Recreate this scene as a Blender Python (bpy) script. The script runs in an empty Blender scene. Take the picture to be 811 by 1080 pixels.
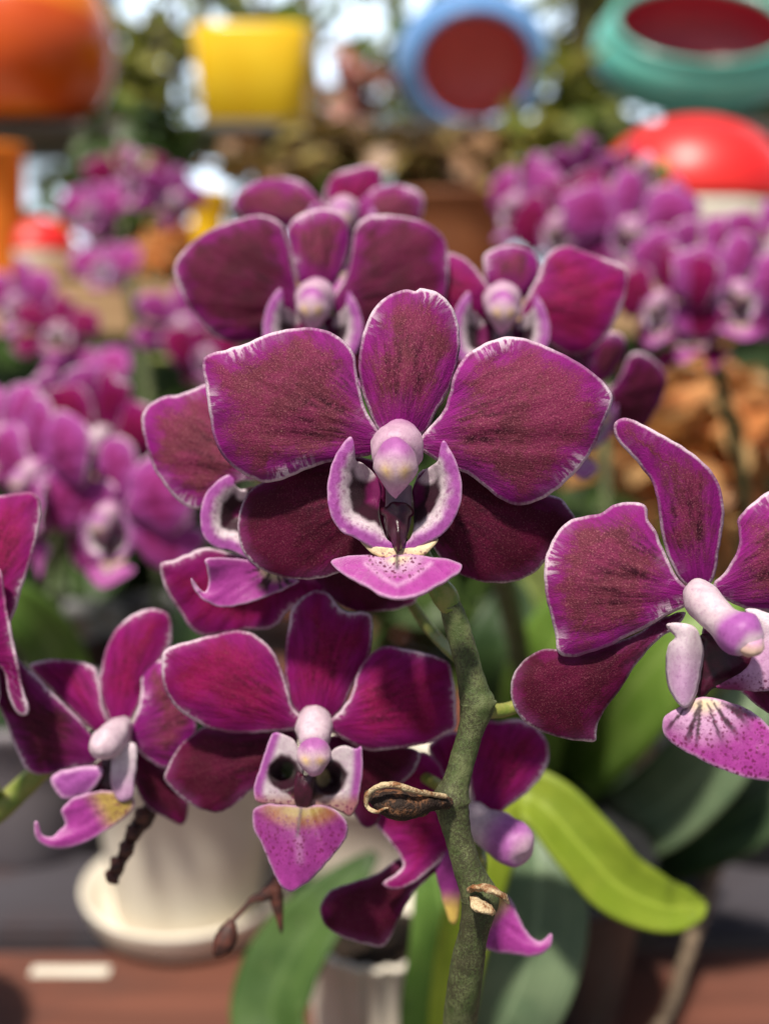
import bpy, bmesh, math, random
import numpy as np
from mathutils import Vector, Matrix, Euler, noise
from mathutils.geometry import delaunay_2d_cdt
random.seed(7)
S = bpy.context.scene
COL = S.collection

# ------------------------------------------------------------------ camera, world, sun, exposure
H = 0.30                      # camera height above the bench top (m)
PITCH = math.radians(12)      # looking slightly down
LENS = 40.0
F = 1080 / 36 * LENS          # focal length in photo pixels
PW, PH = 811.0, 1080.0
cam_d = bpy.data.cameras.new('camera'); cam = bpy.data.objects.new('camera', cam_d); COL.objects.link(cam)
cam.location = (0, 0, H); cam.rotation_euler = (math.pi/2 - PITCH, 0, 0)
cam_d.sensor_fit = 'VERTICAL'; cam_d.sensor_height = 36; cam_d.sensor_width = 27; cam_d.lens = LENS
cam_d.clip_start = 0.01; cam_d.clip_end = 200
cam_d.dof.use_dof = True; cam_d.dof.focus_distance = 0.199; cam_d.dof.aperture_fstop = 7.8
S.camera = cam
CR = Euler((math.pi/2 - PITCH, 0, 0)).to_matrix()
CL = Vector((0, 0, H))

SUN_EL, SUN_AZ = math.radians(64), math.radians(205)
wd = bpy.data.worlds.new('World'); S.world = wd; wd.use_nodes = True
nt = wd.node_tree; sky = nt.nodes.new('ShaderNodeTexSky'); sky.sky_type = 'NISHITA'; sky.sun_disc = False
sky.sun_elevation = SUN_EL; sky.sun_rotation = SUN_AZ; sky.air_density = 1.0; sky.dust_density = 3.0
bg = nt.nodes['Background']; bg.inputs[1].default_value = 0.05
# a bank of broken bright cloud low in the sky beyond the display
def wn(t, **k):
    q = nt.nodes.new(t)
    for a, v in k.items(): setattr(q, a, v)
    return q
tc = wn('ShaderNodeTexCoord'); sx = wn('ShaderNodeSeparateXYZ'); nt.links.new(tc.outputs['Generated'], sx.inputs[0])
cn = wn('ShaderNodeTexNoise'); cn.inputs['Scale'].default_value = 9; cn.inputs['Detail'].default_value = 4; nt.links.new(tc.outputs['Generated'], cn.inputs['Vector'])
def mr(src, a, b):
    q = wn('ShaderNodeMapRange', interpolation_type='SMOOTHSTEP'); nt.links.new(src, q.inputs[0]); q.inputs[1].default_value = a; q.inputs[2].default_value = b; return q.outputs[0]
def mul(a, b):
    q = wn('ShaderNodeMath', operation='MULTIPLY'); nt.links.new(a, q.inputs[0])
    if isinstance(b, float): q.inputs[1].default_value = b
    else: nt.links.new(b, q.inputs[1])
    return q.outputs[0]
one = wn('ShaderNodeMath', operation='SUBTRACT'); one.inputs[0].default_value = 1.0; nt.links.new(mr(sx.outputs[2], 0.28, 0.6), one.inputs[1])
cm = mul(mul(mr(cn.outputs[0], 0.33, 0.46), mr(sx.outputs[1], 0.35, 0.75)), one.outputs[0])
cx = wn('ShaderNodeMix', data_type='RGBA'); nt.links.new(cm, cx.inputs['Factor']); nt.links.new(sky.outputs[0], cx.inputs[6]); cx.inputs[7].default_value = (18.5, 22, 26, 1)
nt.links.new(cx.outputs[2], bg.inputs[0])
sd = bpy.data.lights.new('sun', 'SUN'); sun = bpy.data.objects.new('sun', sd); COL.objects.link(sun)
sd.energy = 3.6; sd.angle = math.radians(4); sd.color = (1, 0.93, 0.82)
to_sun = Vector((math.sin(SUN_AZ)*math.cos(SUN_EL), math.cos(SUN_AZ)*math.cos(SUN_EL), math.sin(SUN_EL)))
sun.rotation_euler = to_sun.to_track_quat('Z', 'Y').to_euler(); sun.location = (0, 0, 3)
S.view_settings.view_transform = 'Standard'; S.view_settings.look = 'None'
S.view_settings.exposure = 0.86; S.view_settings.gamma = 1

# ------------------------------------------------------------------ geometry helpers
def C3(px, py, d):
    """camera-space point (m) on the sight line of photo pixel (px,py) at depth d (mm)"""
    d *= 0.001
    return Vector(((px - PW/2)/F*d, -(py - PH/2)/F*d, -d))
def W(px, py, d): return CL + CR @ C3(px, py, d)
def on_plane(px, py, z):
    r = CR @ C3(px, py, 1000); t = (z - H)/r.z
    return CL + r*t
def P(m, d): return m*F/(d)   # mm -> px at depth d
def Z(x0, y0, sc, pts): return [(x0 + p[0]/sc, y0 + p[1]/sc) + tuple(p[2:]) for p in pts]

def tag(o, label=None, cat=None, group=None, kind=None):
    if label: o['label'] = label
    if cat: o['category'] = cat
    if group: o['group'] = group
    if kind: o['kind'] = kind
    return o
def empty(name, loc, label=None, cat=None, group=None):
    o = bpy.data.objects.new(name, None); COL.objects.link(o); o.location = loc
    o.empty_display_size = 0.01
    return tag(o, label, cat, group)
def link(name, verts, faces, mat, parent=None, smooth=True, loc=None):
    me = bpy.data.meshes.new(name); me.from_pydata([tuple(v) for v in verts], [], faces); me.update()
    if smooth: me.polygons.foreach_set('use_smooth', [True]*len(me.polygons))
    if mat: me.materials.append(mat)
    o = bpy.data.objects.new(name, me); COL.objects.link(o)
    if parent: o.parent = parent
    if loc is not None: o.location = loc
    return o
def add_attr(me, name, vals, kind='FLOAT'):
    a = me.attributes.new(name, kind, 'POINT')
    if kind == 'FLOAT': a.data.foreach_set('value', np.asarray(vals, dtype=np.float32))
    else:
        c = np.ones((len(vals), 4), dtype=np.float32); c[:, :3] = np.asarray(vals)
        a.data.foreach_set('color', c.ravel())
def rel(parent, w):  # world point -> local of an unrotated top-level empty
    return w - parent.location

def catmull(pts, closed=True, n=10):
    pts = [np.array(p, float) for p in pts]; N = len(pts); out = []
    rng = range(N) if closed else range(N-1)
    for i in rng:
        if closed: p0, p1, p2, p3 = pts[i-1], pts[i], pts[(i+1) % N], pts[(i+2) % N]
        else: p0, p1, p2, p3 = pts[max(i-1, 0)], pts[i], pts[i+1], pts[min(i+2, N-1)]
        for k in range(n):
            t = k/n
            out.append(0.5*((2*p1) + (-p0+p2)*t + (2*p0-5*p1+4*p2-p3)*t*t + (-p0+3*p1-3*p2+p3)*t**3))
    if not closed: out.append(pts[-1])
    return np.array(out)
def resample(poly, ds):
    q = np.vstack([poly, poly[:1]]); L = np.r_[0, np.cumsum(np.linalg.norm(np.diff(q, axis=0), axis=1))]
    n = max(12, int(L[-1]/ds)); t = np.linspace(0, L[-1], n, endpoint=False)
    return np.c_[np.interp(t, L, q[:, 0]), np.interp(t, L, q[:, 1])], t
def inside(pts, poly):
    x, y = pts[:, 0], pts[:, 1]; r = np.zeros(len(pts), bool); n = len(poly); j = n-1
    for i in range(n):
        xi, yi = poly[i]; xj, yj = poly[j]
        c = ((yi > y) != (yj > y)) & (x < (xj-xi)*(y-yi)/((yj-yi) if yj != yi else 1e-9) + xi)
        r ^= c; j = i
    return r
def edist(pts, poly, t):
    a = poly; b = np.roll(poly, -1, 0); ab = b-a; l2 = (ab**2).sum(1)+1e-12
    best = np.full(len(pts), 1e9); bs = np.zeros(len(pts))
    for i in range(len(a)):
        k = np.clip(((pts-a[i])@ab[i])/l2[i], 0, 1); d = np.linalg.norm(pts-(a[i]+k[:, None]*ab[i]), axis=1)
        m = d < best; best[m] = d[m]; bs[m] = t[i]+k[m]*math.sqrt(l2[i])
    return best, bs

class Fl:
    """a flower being built: mesh data in the flower's own frame (x right, y up, z out of the face), metres"""
    def __init__(s, cx, cy, D): s.cx, s.cy, s.D = cx, cy, D; s.c = C3(cx, cy, D); s.parts = []; s.core = None
    def loc(s, px, py, z): return C3(px, py, s.D - z) - s.c

def patch(fl, name, outline, base, mat, zb=0, zt=0, arch=0, cup=0, lat=0, roll=0.7, rip=0.42, h=0.8, ds=0.45,
          th=0.45, tint=None, spot=None, zfun=None, label=None, seed=0, rk=1.0):
    """a petal, sepal or lip lobe: outline in photo pixels, curved in depth by zb (base), zt (tip), arch, cup (across), lat (twist); mm"""
    D = fl.D; k = D/F
    o = np.array([(p[0], p[1]) for p in outline], float)
    o = np.c_[(o[:, 0]-fl.cx)*k, -(o[:, 1]-fl.cy)*k]
    b = np.array([(base[0]-fl.cx)*k, -(base[1]-fl.cy)*k])
    poly, t = resample(catmull(o), ds)
    area = 0.5*np.sum(poly[:, 0]*np.roll(poly[:, 1], -1)-np.roll(poly[:, 0], -1)*poly[:, 1])
    if area < 0: poly = poly[::-1].copy()
    # slight natural unevenness of the margin
    nrm = np.roll(poly, -1, 0)-np.roll(poly, 1, 0); nrm = np.c_[nrm[:, 1], -nrm[:, 0]]; nrm /= np.linalg.norm(nrm, axis=1)[:, None]+1e-9
    w = np.array([noise.noise((p[0]*0.55+seed*9, p[1]*0.55, 3.1)) for p in poly])*0.16
    poly = poly + nrm*w[:, None]
    ring = poly - nrm*0.5
    lo, hi = poly.min(0), poly.max(0); g = []
    yy = lo[1]; row = 0
    while yy < hi[1]:
        xx = lo[0] + (h/2 if row % 2 else 0)
        while xx < hi[0]: g.append((xx, yy)); xx += h
        yy += h*0.866; row += 1
    g = np.array(g) if g else np.zeros((0, 2))
    g = g[inside(g, poly)]; e, _ = edist(g, poly, t); g = g[e > 0.5+h*0.5]
    ring = ring[inside(ring, poly)]; e, _ = edist(ring, poly, t); ring = ring[e > 0.4][::1]
    allp = np.vstack([poly, ring, g]); n = len(poly)
    v, ed, fc, *_ = delaunay_2d_cdt([Vector(p) for p in allp], [(i, (i+1) % n) for i in range(n)], [list(range(n))], 1, 1e-4)
    v = np.array([(p.x, p.y) for p in v])
    e, s_ = edist(v, poly, t)
    cen = g.mean(0) if len(g) else poly.mean(0)
    ax = cen-b; ax /= np.linalg.norm(ax)+1e-9; sd_ = np.array([-ax[1], ax[0]])
    U = (v-b)@ax; V = (v-b)@sd_; L = max(((poly-b)@ax).max(), 1); hw = np.abs((poly-b)@sd_).max()
    rho = np.clip(U/L, 0, 1.2); lam = V/hw
    pxx = fl.cx+v[:, 0]/k; pyy = fl.cy-v[:, 1]/k
    z = zb+(zt-zb)*rho**1.3+arch*4*rho*(1-rho)+cup*lam**2+lat*lam
    rad = np.linalg.norm(v-b, axis=1); ang = np.arctan2(V, np.maximum(U, -2)+4)
    z += np.array([noise.noise((a*4+seed, r*0.07, seed*1.7)) + 0.5*noise.noise((a*9+seed, r*0.12, 5+seed)) for a, r in zip(ang, rad)])*rip*np.minimum(rad/8, 1.2)
    z -= roll*np.exp(-e/1.4)
    z += np.array([noise.noise((q*0.16+seed*3, 0.5, seed)) for q in s_])*rip*1.6*np.exp(-e/3.0)
    if zfun is not None: z += zfun(pxx, pyy, rho, lam, e)
    co = np.c_[(pxx-PW/2)/F*(D-z), -(pyy-PH/2)/F*(D-z), -(D-z)]*0.001 - np.array(fl.c)
    me_f = [tuple(f) for f in fc]
    ob = link(name, co, me_f, mat)
    me = ob.data
    if me.polygons and sum(p.normal.z*p.area for p in me.polygons) < 0: me.flip_normals()
    add_attr(me, 'edge', e); add_attr(me, 'arc', s_); add_attr(me, 'rad', rad); add_attr(me, 'ang', ang); add_attr(me, 'rimk', np.full(len(v), rk))
    if tint is not None:
        add_attr(me, 'tint', np.clip(tint(pxx, pyy, rho, lam, e), 0, 1), 'FLOAT_COLOR')
        add_attr(me, 'spot', np.zeros(len(v)) if spot is None else np.clip(spot(pxx, pyy, rho, lam, e), 0, 1))
    m = ob.modifiers.new('thickness', 'SOLIDIFY'); m.thickness = th*0.001; m.offset = -1
    if label: ob['label'] = label
    fl.parts.append(ob); return ob

def tube_geo(pts, rads, seg=14, flat=1.0, cap=True):
    """swept tube; pts Vectors, rads floats (same unit)"""
    pts = [Vector(p) for p in pts]; v = []; f = []
    up = Vector((0.13, 0.21, 0.97)); prevn = None
    for i, p in enumerate(pts):
        tn = (pts[min(i+1, len(pts)-1)]-pts[max(i-1, 0)]).normalized()
        nrm = (up-tn*up.dot(tn)) if prevn is None else (prevn-tn*prevn.dot(tn))
        nrm.normalize(); prevn = nrm; bn = tn.cross(nrm)
        for k in range(seg):
            a = 2*math.pi*k/seg; v.append(p+(nrm*math.cos(a)*flat+bn*math.sin(a))*rads[i])
    n = len(pts)
    for i in range(n-1):
        for k in range(seg):
            k2 = (k+1) % seg; f.append((i*seg+k, i*seg+k2, (i+1)*seg+k2, (i+1)*seg+k))
    if cap: f.append(tuple(range(seg))[::-1]); f.append(tuple((n-1)*seg+k for k in range(seg)))
    return v, f
def smooth_path(pts, n=6):
    """pts: tuples of any length -> densified tuples"""
    return catmull(pts, closed=False, n=n)
def lathe_geo(prof, seg=48, flutes=0, fl_amp=0.0):
    v = []; f = []
    for r, z in prof:
        for k in range(seg):
            a = 2*math.pi*k/seg; rr = r*(1+fl_amp*abs(math.sin(a*flutes/2))) if flutes else r
            v.append((rr*math.cos(a), rr*math.sin(a), z))
    for i in range(len(prof)-1):
        for k in range(seg):
            k2 = (k+1) % seg; f.append((i*seg+k, i*seg+k2, (i+1)*seg+k2, (i+1)*seg+k))
    f.append(tuple(range(seg))[::-1]); f.append(tuple((len(prof)-1)*seg+k for k in range(seg)))
    return v, f
def box_geo(x0, x1, y0, y1, z0, z1, bev=0.0):
    bm = bmesh.new(); bmesh.ops.create_cube(bm, size=1)
    for q in bm.verts:
        q.co = ((x0+x1)/2+q.co.x*(x1-x0), (y0+y1)/2+q.co.y*(y1-y0), (z0+z1)/2+q.co.z*(z1-z0))
    if bev: bmesh.ops.bevel(bm, geom=bm.edges[:], offset=bev, segments=2, affect='EDGES')
    bm.verts.index_update(); v = [q.co.copy() for q in bm.verts]; f = [tuple(x.index for x in p.verts) for p in bm.faces]; bm.free()
    return v, f

# ------------------------------------------------------------------ materials
class M:
    def __init__(s, name):
        s.m = bpy.data.materials.new(name); s.m.use_nodes = True; s.t = s.m.node_tree; s.n = s.t.nodes
        s.b = s.n['Principled BSDF']; s.out = s.n['Material Output']
    def link(s, a, b): s.t.links.new(a, b)
    def put(s, sock, v):
        if isinstance(v, bpy.types.NodeSocket): s.link(v, sock)
        elif isinstance(v, (tuple, list)) and len(v) == 3 and sock.type == 'RGBA': sock.default_value = (*v, 1)
        else: sock.default_value = v
    def attr(s, name, col=False):
        n = s.n.new('ShaderNodeAttribute'); n.attribute_name = name; return n.outputs['Color'] if col else n.outputs['Fac']
    def math(s, op, a, b=0.0, c=None):
        n = s.n.new('ShaderNodeMath'); n.operation = op; s.put(n.inputs[0], a); s.put(n.inputs[1], b)
        if c is not None: s.put(n.inputs[2], c)
        return n.outputs[0]
    def step(s, x, a, b):  # smoothstep a..b -> 0..1 (a may exceed b)
        n = s.n.new('ShaderNodeMapRange'); n.interpolation_type = 'SMOOTHSTEP'
        inv = (not isinstance(a, bpy.types.NodeSocket)) and (not isinstance(b, bpy.types.NodeSocket)) and a > b
        if inv: a, b = b, a
        s.put(n.inputs[0], x); s.put(n.inputs[1], a); s.put(n.inputs[2], b)
        n.inputs[3].default_value = 1.0 if inv else 0.0; n.inputs[4].default_value = 0.0 if inv else 1.0
        return n.outputs[0]
    def mix(s, f, a, b, mode='MIX'):
        n = s.n.new('ShaderNodeMix'); n.data_type = 'RGBA'; n.blend_type = mode
        s.put(n.inputs['Factor'], f); s.put(n.inputs[6], a); s.put(n.inputs[7], b); return n.outputs[2]
    def vec(s, x, y, z=0.0):
        n = s.n.new('ShaderNodeCombineXYZ'); s.put(n.inputs[0], x); s.put(n.inputs[1], y); s.put(n.inputs[2], z); return n.outputs[0]
    def obj(s, scale=1000.0):
        n = s.n.new('ShaderNodeTexCoord'); m = s.n.new('ShaderNodeVectorMath'); m.operation = 'SCALE'; m.inputs[3].default_value = scale
        s.link(n.outputs['Object'], m.inputs[0]); return m.outputs[0]
    def noise(s, v, scale, detail=3.0, rough=0.5):
        n = s.n.new('ShaderNodeTexNoise'); s.link(v, n.inputs['Vector']); n.inputs['Scale'].default_value = scale
        n.inputs['Detail'].default_value = detail; n.inputs['Roughness'].default_value = rough; return n.outputs['Fac']
    def vor(s, v, scale, rnd=1.0):
        n = s.n.new('ShaderNodeTexVoronoi'); s.link(v, n.inputs['Vector']); n.inputs['Scale'].default_value = scale
        n.inputs['Randomness'].default_value = rnd; return n.outputs['Distance']
    def rand(s):
        n = s.n.new('ShaderNodeObjectInfo'); return n.outputs['Random']
    def bump(s, h, strength=0.3, dist=0.0003):
        n = s.n.new('ShaderNodeBump'); s.put(n.inputs['Height'], h); n.inputs['Strength'].default_value = strength
        n.inputs['Distance'].default_value = dist; s.link(n.outputs[0], s.b.inputs['Normal']); return n.outputs[0]
    def set(s, **k):
        for a, v in k.items(): s.put(s.b.inputs[a.replace('_', ' ')], v)
    def translucent(s, col, fac):
        t = s.n.new('ShaderNodeBsdfTranslucent'); s.put(t.inputs[0], col); x = s.n.new('ShaderNodeMixShader'); s.put(x.inputs[0], fac)
        s.link(s.b.outputs[0], x.inputs[1]); s.link(t.outputs[0], x.inputs[2]); s.link(x.outputs[0], s.out.inputs[0])

def petal_mat(name, c_mid, c_mid2, c_dark, c_edge, rimw=0.35, rimn=1.2, edge_lo=0.9, edge_hi=4.4, speck=0.6, transl=0.3):
    m = M(name); e, a, r, s = m.attr('edge'), m.attr('ang'), m.attr('rad'), m.attr('arc'); o = m.obj()
    big = m.noise(o, 0.16, 3); fine = m.noise(o, 3.4, 2, 0.75); mid = m.noise(o, 1.1, 4, 0.65)
    vein = m.noise(m.vec(m.math('MULTIPLY', a, 16.0), m.math('MULTIPLY', r, 0.16)), 1.0, 4, 0.6)
    c = m.mix(m.step(m.math('ADD', big, m.math('MULTIPLY', m.math('SUBTRACT', mid, 0.5), 0.5)), 0.38, 0.62), c_mid, c_mid2)
    # smoky dark veining that is strongest halfway along the petal
    zone = m.math('MULTIPLY', m.step(r, 3.5, 7.0), m.step(r, 24.0, 12.0))
    patch_n = m.noise(m.vec(m.math('MULTIPLY', a, 5.0), m.math('MULTIPLY', r, 0.10), 4.0), 1.0, 3)
    dk = m.math('MULTIPLY', m.math('MULTIPLY', m.step(vein, 0.36, 0.62), m.step(patch_n, 0.38, 0.58)), zone)
    dk = m.math('MULTIPLY', dk, m.step(mid, 0.25, 0.6))
    c = m.mix(m.math('MULTIPLY', dk, 0.92), c, c_dark)
    fv = m.noise(m.vec(m.math('MULTIPLY', a, 34.0), m.math('MULTIPLY', r, 0.22), m.math('MULTIPLY', mid, 0.8)), 1.0, 2)
    fvl = m.step(m.math('ABSOLUTE', m.math('SUBTRACT', fv, 0.5)), 0.035, 0.0)
    c = m.mix(m.math('MULTIPLY', fvl, 0.35), c, c_dark)
    # pollen-like velvet speckle
    sp = m.math('MULTIPLY', m.step(fine, 0.53, 0.72), speck)
    c = m.mix(m.math('MULTIPLY', sp, m.step(e, 0.8, 3.0)), c, (0.47, 0.16, 0.20))
    spd = m.step(fine, 0.46, 0.30); c = m.mix(m.math('MULTIPLY', spd, 0.42), c, c_dark)
    fleck = m.step(m.vor(o, 1.1), 0.16, 0.08); c = m.mix(m.math('MULTIPLY', m.math('MULTIPLY', fleck, m.step(mid, 0.54, 0.66)), m.math('MULTIPLY', speck, 0.7)), c, (0.62, 0.36, 0.30))  # sparse pale tan flecks in the petal colour
    # magenta-purple margin and throat
    br = m.noise(m.vec(m.math('MULTIPLY', s, 0.075), 7.0), 1.0, 1)
    br2 = m.noise(m.vec(m.math('MULTIPLY', s, 0.11), 2.0, m.math('MULTIPLY', e, 0.05)), 1.0, 2)
    en = m.math('ADD', e, m.math('MULTIPLY', m.math('SUBTRACT', vein, 0.5), 5.0))
    en = m.math('ADD', en, m.math('MULTIPLY', m.math('SUBTRACT', mid, 0.5), 4.0))
    en = m.math('ADD', en, m.math('MULTIPLY', m.math('SUBTRACT', fine, 0.5), 3.5))
    en = m.math('ADD', en, m.math('MULTIPLY', m.math('SUBTRACT', 0.50, br2), 15.0))
    mg = m.step(en, edge_hi+0.8, edge_lo-0.6)
    ba = m.step(m.math('ADD', m.math('ADD', r, m.math('MULTIPLY', m.math('SUBTRACT', fine, 0.5), 4.0)), m.math('MULTIPLY', m.math('SUBTRACT', vein, 0.5), 6.0)), 10.0, 3.0)
    mg = m.math('MAXIMUM', mg, ba)
    c = m.mix(m.math('MULTIPLY', mg, 0.9), c, m.mix(m.step(vein, 0.35, 0.65), c_edge, tuple(x*0.62 for x in c_edge)))
    c = m.mix(m.math('MULTIPLY', m.math('MULTIPLY', m.step(m.math('ADD', e, m.math('MULTIPLY', m.math('SUBTRACT', fine, 0.5), 2.0)), 2.6, 0.2), m.step(br, 0.40, 0.62)), m.math('MULTIPLY', m.attr('rimk'), 0.16)), c, (0.62, 0.24, 0.52))
    # thin pale picotee rim; here and there pale streaks run inwards from it
    rk = m.attr('rimk')
    st = m.noise(m.vec(m.math('MULTIPLY', s, 1.25), m.math('MULTIPLY', e, 0.35)), 1.0, 3, 0.6)
    zone2 = m.math('MULTIPLY', m.step(br, 0.50, 0.64), rk)
    ew = m.math('ADD', e, m.math('MULTIPLY', m.math('SUBTRACT', mid, 0.5), 0.5))
    rim = m.math('MULTIPLY', m.step(ew, rimw+0.35, rimw-0.15), m.math('ADD', 0.16, m.math('MULTIPLY', m.step(m.math('ADD', br, m.math('MULTIPLY', m.math('SUBTRACT', st, 0.5), 0.35)), 0.36, 0.60), 0.80)))
    streak = m.math('MULTIPLY', m.math('MULTIPLY', m.step(st, 0.42, 0.60), m.step(ew, rimn*2.6, 0.3)), zone2)
    rim = m.math('MINIMUM', m.math('ADD', rim, m.math('MULTIPLY', streak, 0.8)), 0.92)
    c = m.mix(rim, c, (0.82, 0.66, 0.76))
    m.set(Base_Color=c, Roughness=0.62, Specular_IOR_Level=0.14, Sheen_Weight=0.03, Sheen_Roughness=0.4)
    m.put(m.b.inputs['Sheen Tint'], (0.9, 0.45, 0.6))
    hgt = m.math('ADD', m.math('MULTIPLY', fine, 0.5), m.math('MULTIPLY', vein, 0.9))
    m.bump(hgt, 0.6, 0.0005)
    m.translucent(m.mix(0.35, c, (0.55, 0.02, 0.16)), transl)
    return m.m
MAT = {}
MAT['petal'] = petal_mat('orchid petal velvet', (0.225, 0.027, 0.085), (0.17, 0.031, 0.056), (0.03, 0.004, 0.013), (0.31, 0.012, 0.235))
MAT['sepal'] = petal_mat('orchid sepal shaded wine', (0.105, 0.005, 0.032), (0.07, 0.004, 0.019), (0.028, 0.002, 0.011), (0.16, 0.005, 0.075), rimw=0.12, rimn=0.25, edge_lo=0.3, edge_hi=2.0, speck=0.25)  # deep wine pigment with shade from the front petals mixed into the colour
MAT['bright'] = petal_mat('orchid petal magenta glow', (0.33, 0.007, 0.105), (0.25, 0.006, 0.065), (0.09, 0.003, 0.03), (0.31, 0.010, 0.18), rimw=0.4, rimn=0.6, edge_lo=1.0, edge_hi=6.0, speck=0.2, transl=0.38)  # redder petal colour with light shining through the petals put into it

MAT['lilac'] = petal_mat('orchid petal lilac sheen', (0.46, 0.06, 0.32), (0.33, 0.025, 0.17), (0.14, 0.01, 0.07), (0.58, 0.12, 0.52), rimw=0.5, rimn=0.6, edge_lo=1.5, edge_hi=7.0, speck=0.2, transl=0.38)  # pinker petal colour; reflected light on distant flowers is put into it

MAT['plum'] = petal_mat('orchid petal dark plum', (0.125, 0.008, 0.045), (0.085, 0.008, 0.026), (0.03, 0.003, 0.012), (0.24, 0.010, 0.16), rimw=0.3, rimn=0.5, edge_lo=0.8, edge_hi=4.0, speck=0.2)

def lip_mat():
    m = M('orchid lip'); o = m.obj(); t = m.attr('tint', True); sp = m.attr('spot')
    wob = m.noise(o, 0.7, 4)
    dv = m.n.new('ShaderNodeVectorMath'); dv.operation = 'ADD'; nz = m.n.new('ShaderNodeTexNoise'); nz.inputs['Scale'].default_value = 0.8; m.link(o, nz.inputs['Vector']); m.link(o, dv.inputs[0]); m.link(nz.outputs['Color'], dv.inputs[1]); n = m.vor(dv.outputs[0], 1.15); n2 = m.vor(dv.outputs[0], 2.0)
    d = m.math('MAXIMUM', m.step(n, 0.42, 0.20), m.math('MULTIPLY', m.step(n2, 0.36, 0.14), 0.6))
    c = m.mix(0.75, t, m.mix(m.step(wob, 0.3, 0.7), (0.84, 0.78, 0.83), (1.06, 1.06, 1.06)), 'MULTIPLY')
    mo = m.noise(o, 1.6, 4, 0.7); c = m.mix(m.math('MULTIPLY', m.step(mo, 0.50, 0.70), 0.45), c, m.mix(1.0, c, (0.62, 0.30, 0.60), 'MULTIPLY'))
    c = m.mix(m.math('MULTIPLY', d, sp), c, (0.13, 0.006, 0.06))
    m.set(Base_Color=c, Roughness=0.42, Specular_IOR_Level=0.35, Sheen_Weight=0.1)
    m.bump(m.math('ADD', m.noise(o, 4.0, 3), m.math('MULTIPLY', wob, 0.8)), 0.3, 0.0003)
    m.translucent(c, 0.22); return m.m
MAT['lip'] = lip_mat()
def simple(name, c1, c2, scale=0.4, rough=0.5, spec=0.4, bump=0.2, bd=0.0004, transl=0, det=4, lo=0.35, hi=0.65, unit=1000, coat=0):
    m = M(name); o = m.obj(unit); n = m.noise(o, scale, det, 0.6); n2 = m.noise(o, scale*7, 3)
    c = m.mix(m.step(m.math('ADD', n, m.math('MULTIPLY', m.math('SUBTRACT', n2, 0.5), 0.3)), lo, hi), c1, c2)
    m.set(Base_Color=c, Roughness=rough, Specular_IOR_Level=spec, Coat_Weight=coat)
    if bump: m.bump(m.math('ADD', n2, n), bump, bd)
    if transl: m.translucent(c, transl)
    return m.m
def stem_mat():
    m = M('orchid stem'); o = m.obj(); n = m.noise(o, 0.35, 3); n2 = m.noise(o, 1.9, 4, 0.7); n3 = m.noise(o, 5, 2)
    c = m.mix(m.step(n, 0.35, 0.65), (0.06, 0.085, 0.026), (0.125, 0.145, 0.06))
    c = m.mix(m.math('MULTIPLY', m.step(m.math('ADD', m.math('MULTIPLY', n2, 0.6), m.math('MULTIPLY', m.noise(o, 0.09, 2), 0.5)), 0.50, 0.66), 0.8), c, (0.035, 0.028, 0.016))
    c = m.mix(m.math('MULTIPLY', m.step(n3, 0.62, 0.75), 0.5), c, (0.28, 0.30, 0.2))
    m.set(Base_Color=c, Roughness=0.6, Specular_IOR_Level=0.25); m.bump(m.math('ADD', n2, n3), 0.5, 0.0004); return m.m
MAT['stem'] = stem_mat()
MAT['pedicel'] = simple('pedicel green', (0.13, 0.19, 0.03), (0.22, 0.22, 0.05), 0.4, 0.45)
MAT['callus'] = simple('lip callus', (0.025, 0.002, 0.008), (0.05, 0.004, 0.018), 0.6, 0.28, 0.45)
MAT['dry'] = simple('dry bract', (0.17, 0.075, 0.035), (0.02, 0.012, 0.009), 0.32, 0.7, 0.2, 0.7, 0.0006, lo=0.32, hi=0.52)
MAT['husk'] = simple('dry husk', (0.50, 0.40, 0.24), (0.20, 0.08, 0.03), 0.45, 0.6, 0.3, 0.6, 0.0006)
MAT['bud'] = simple('dried bud', (0.10, 0.03, 0.02), (0.03, 0.012, 0.01), 0.5, 0.6)
MAT['root'] = simple('aerial root', (0.21, 0.155, 0.10), (0.09, 0.06, 0.04), 0.16, 0.8)
def leaf_mat(name, c1, c2, mid, transl):
    m = M(name); o = m.obj(); u = m.attr('across'); n = m.noise(o, 0.05, 4, 0.6); n2 = m.noise(o, 0.35, 4, 0.65)
    c = m.mix(m.step(n, 0.35, 0.65), c1, c2)
    pv = m.noise(m.vec(m.math('MULTIPLY', u, 16.0), m.math('MULTIPLY', n, 1.5)), 1.0, 2); c = m.mix(m.math('MULTIPLY', m.step(pv, 0.45, 0.65), 0.35), c, tuple(x*0.6 for x in c1))
    c = m.mix(m.math('MULTIPLY', m.step(m.math('ABSOLUTE', u), 0.10, 0.02), 0.5), c, mid)
    c = m.mix(m.math('MULTIPLY', m.step(n2, 0.62, 0.72), 0.35), c, (0.17, 0.18, 0.08)); c = m.mix(m.math('MULTIPLY', m.step(n2, 0.34, 0.26), 0.4), c, tuple(x*0.45 for x in c1))
    m.set(Base_Color=c, Roughness=m.math('ADD', 0.32, m.math('MULTIPLY', n2, 0.25)), Specular_IOR_Level=0.4); m.bump(m.math('ADD', pv, n2), 0.35, 0.0005); m.translucent(c, transl); return m.m
MAT['leaf_lime'] = leaf_mat('lime leaf', (0.20, 0.28, 0.018), (0.27, 0.34, 0.03), (0.425, 0.53, 0.065), 0.3)
MAT['leaf_green'] = leaf_mat('green leaf', (0.075, 0.16, 0.022), (0.115, 0.21, 0.035), (0.26, 0.425, 0.095), 0.25)
MAT['leaf_deep'] = leaf_mat('deep green leaf', (0.04, 0.085, 0.016), (0.065, 0.12, 0.026), (0.09, 0.15, 0.04), 0.12)
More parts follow.
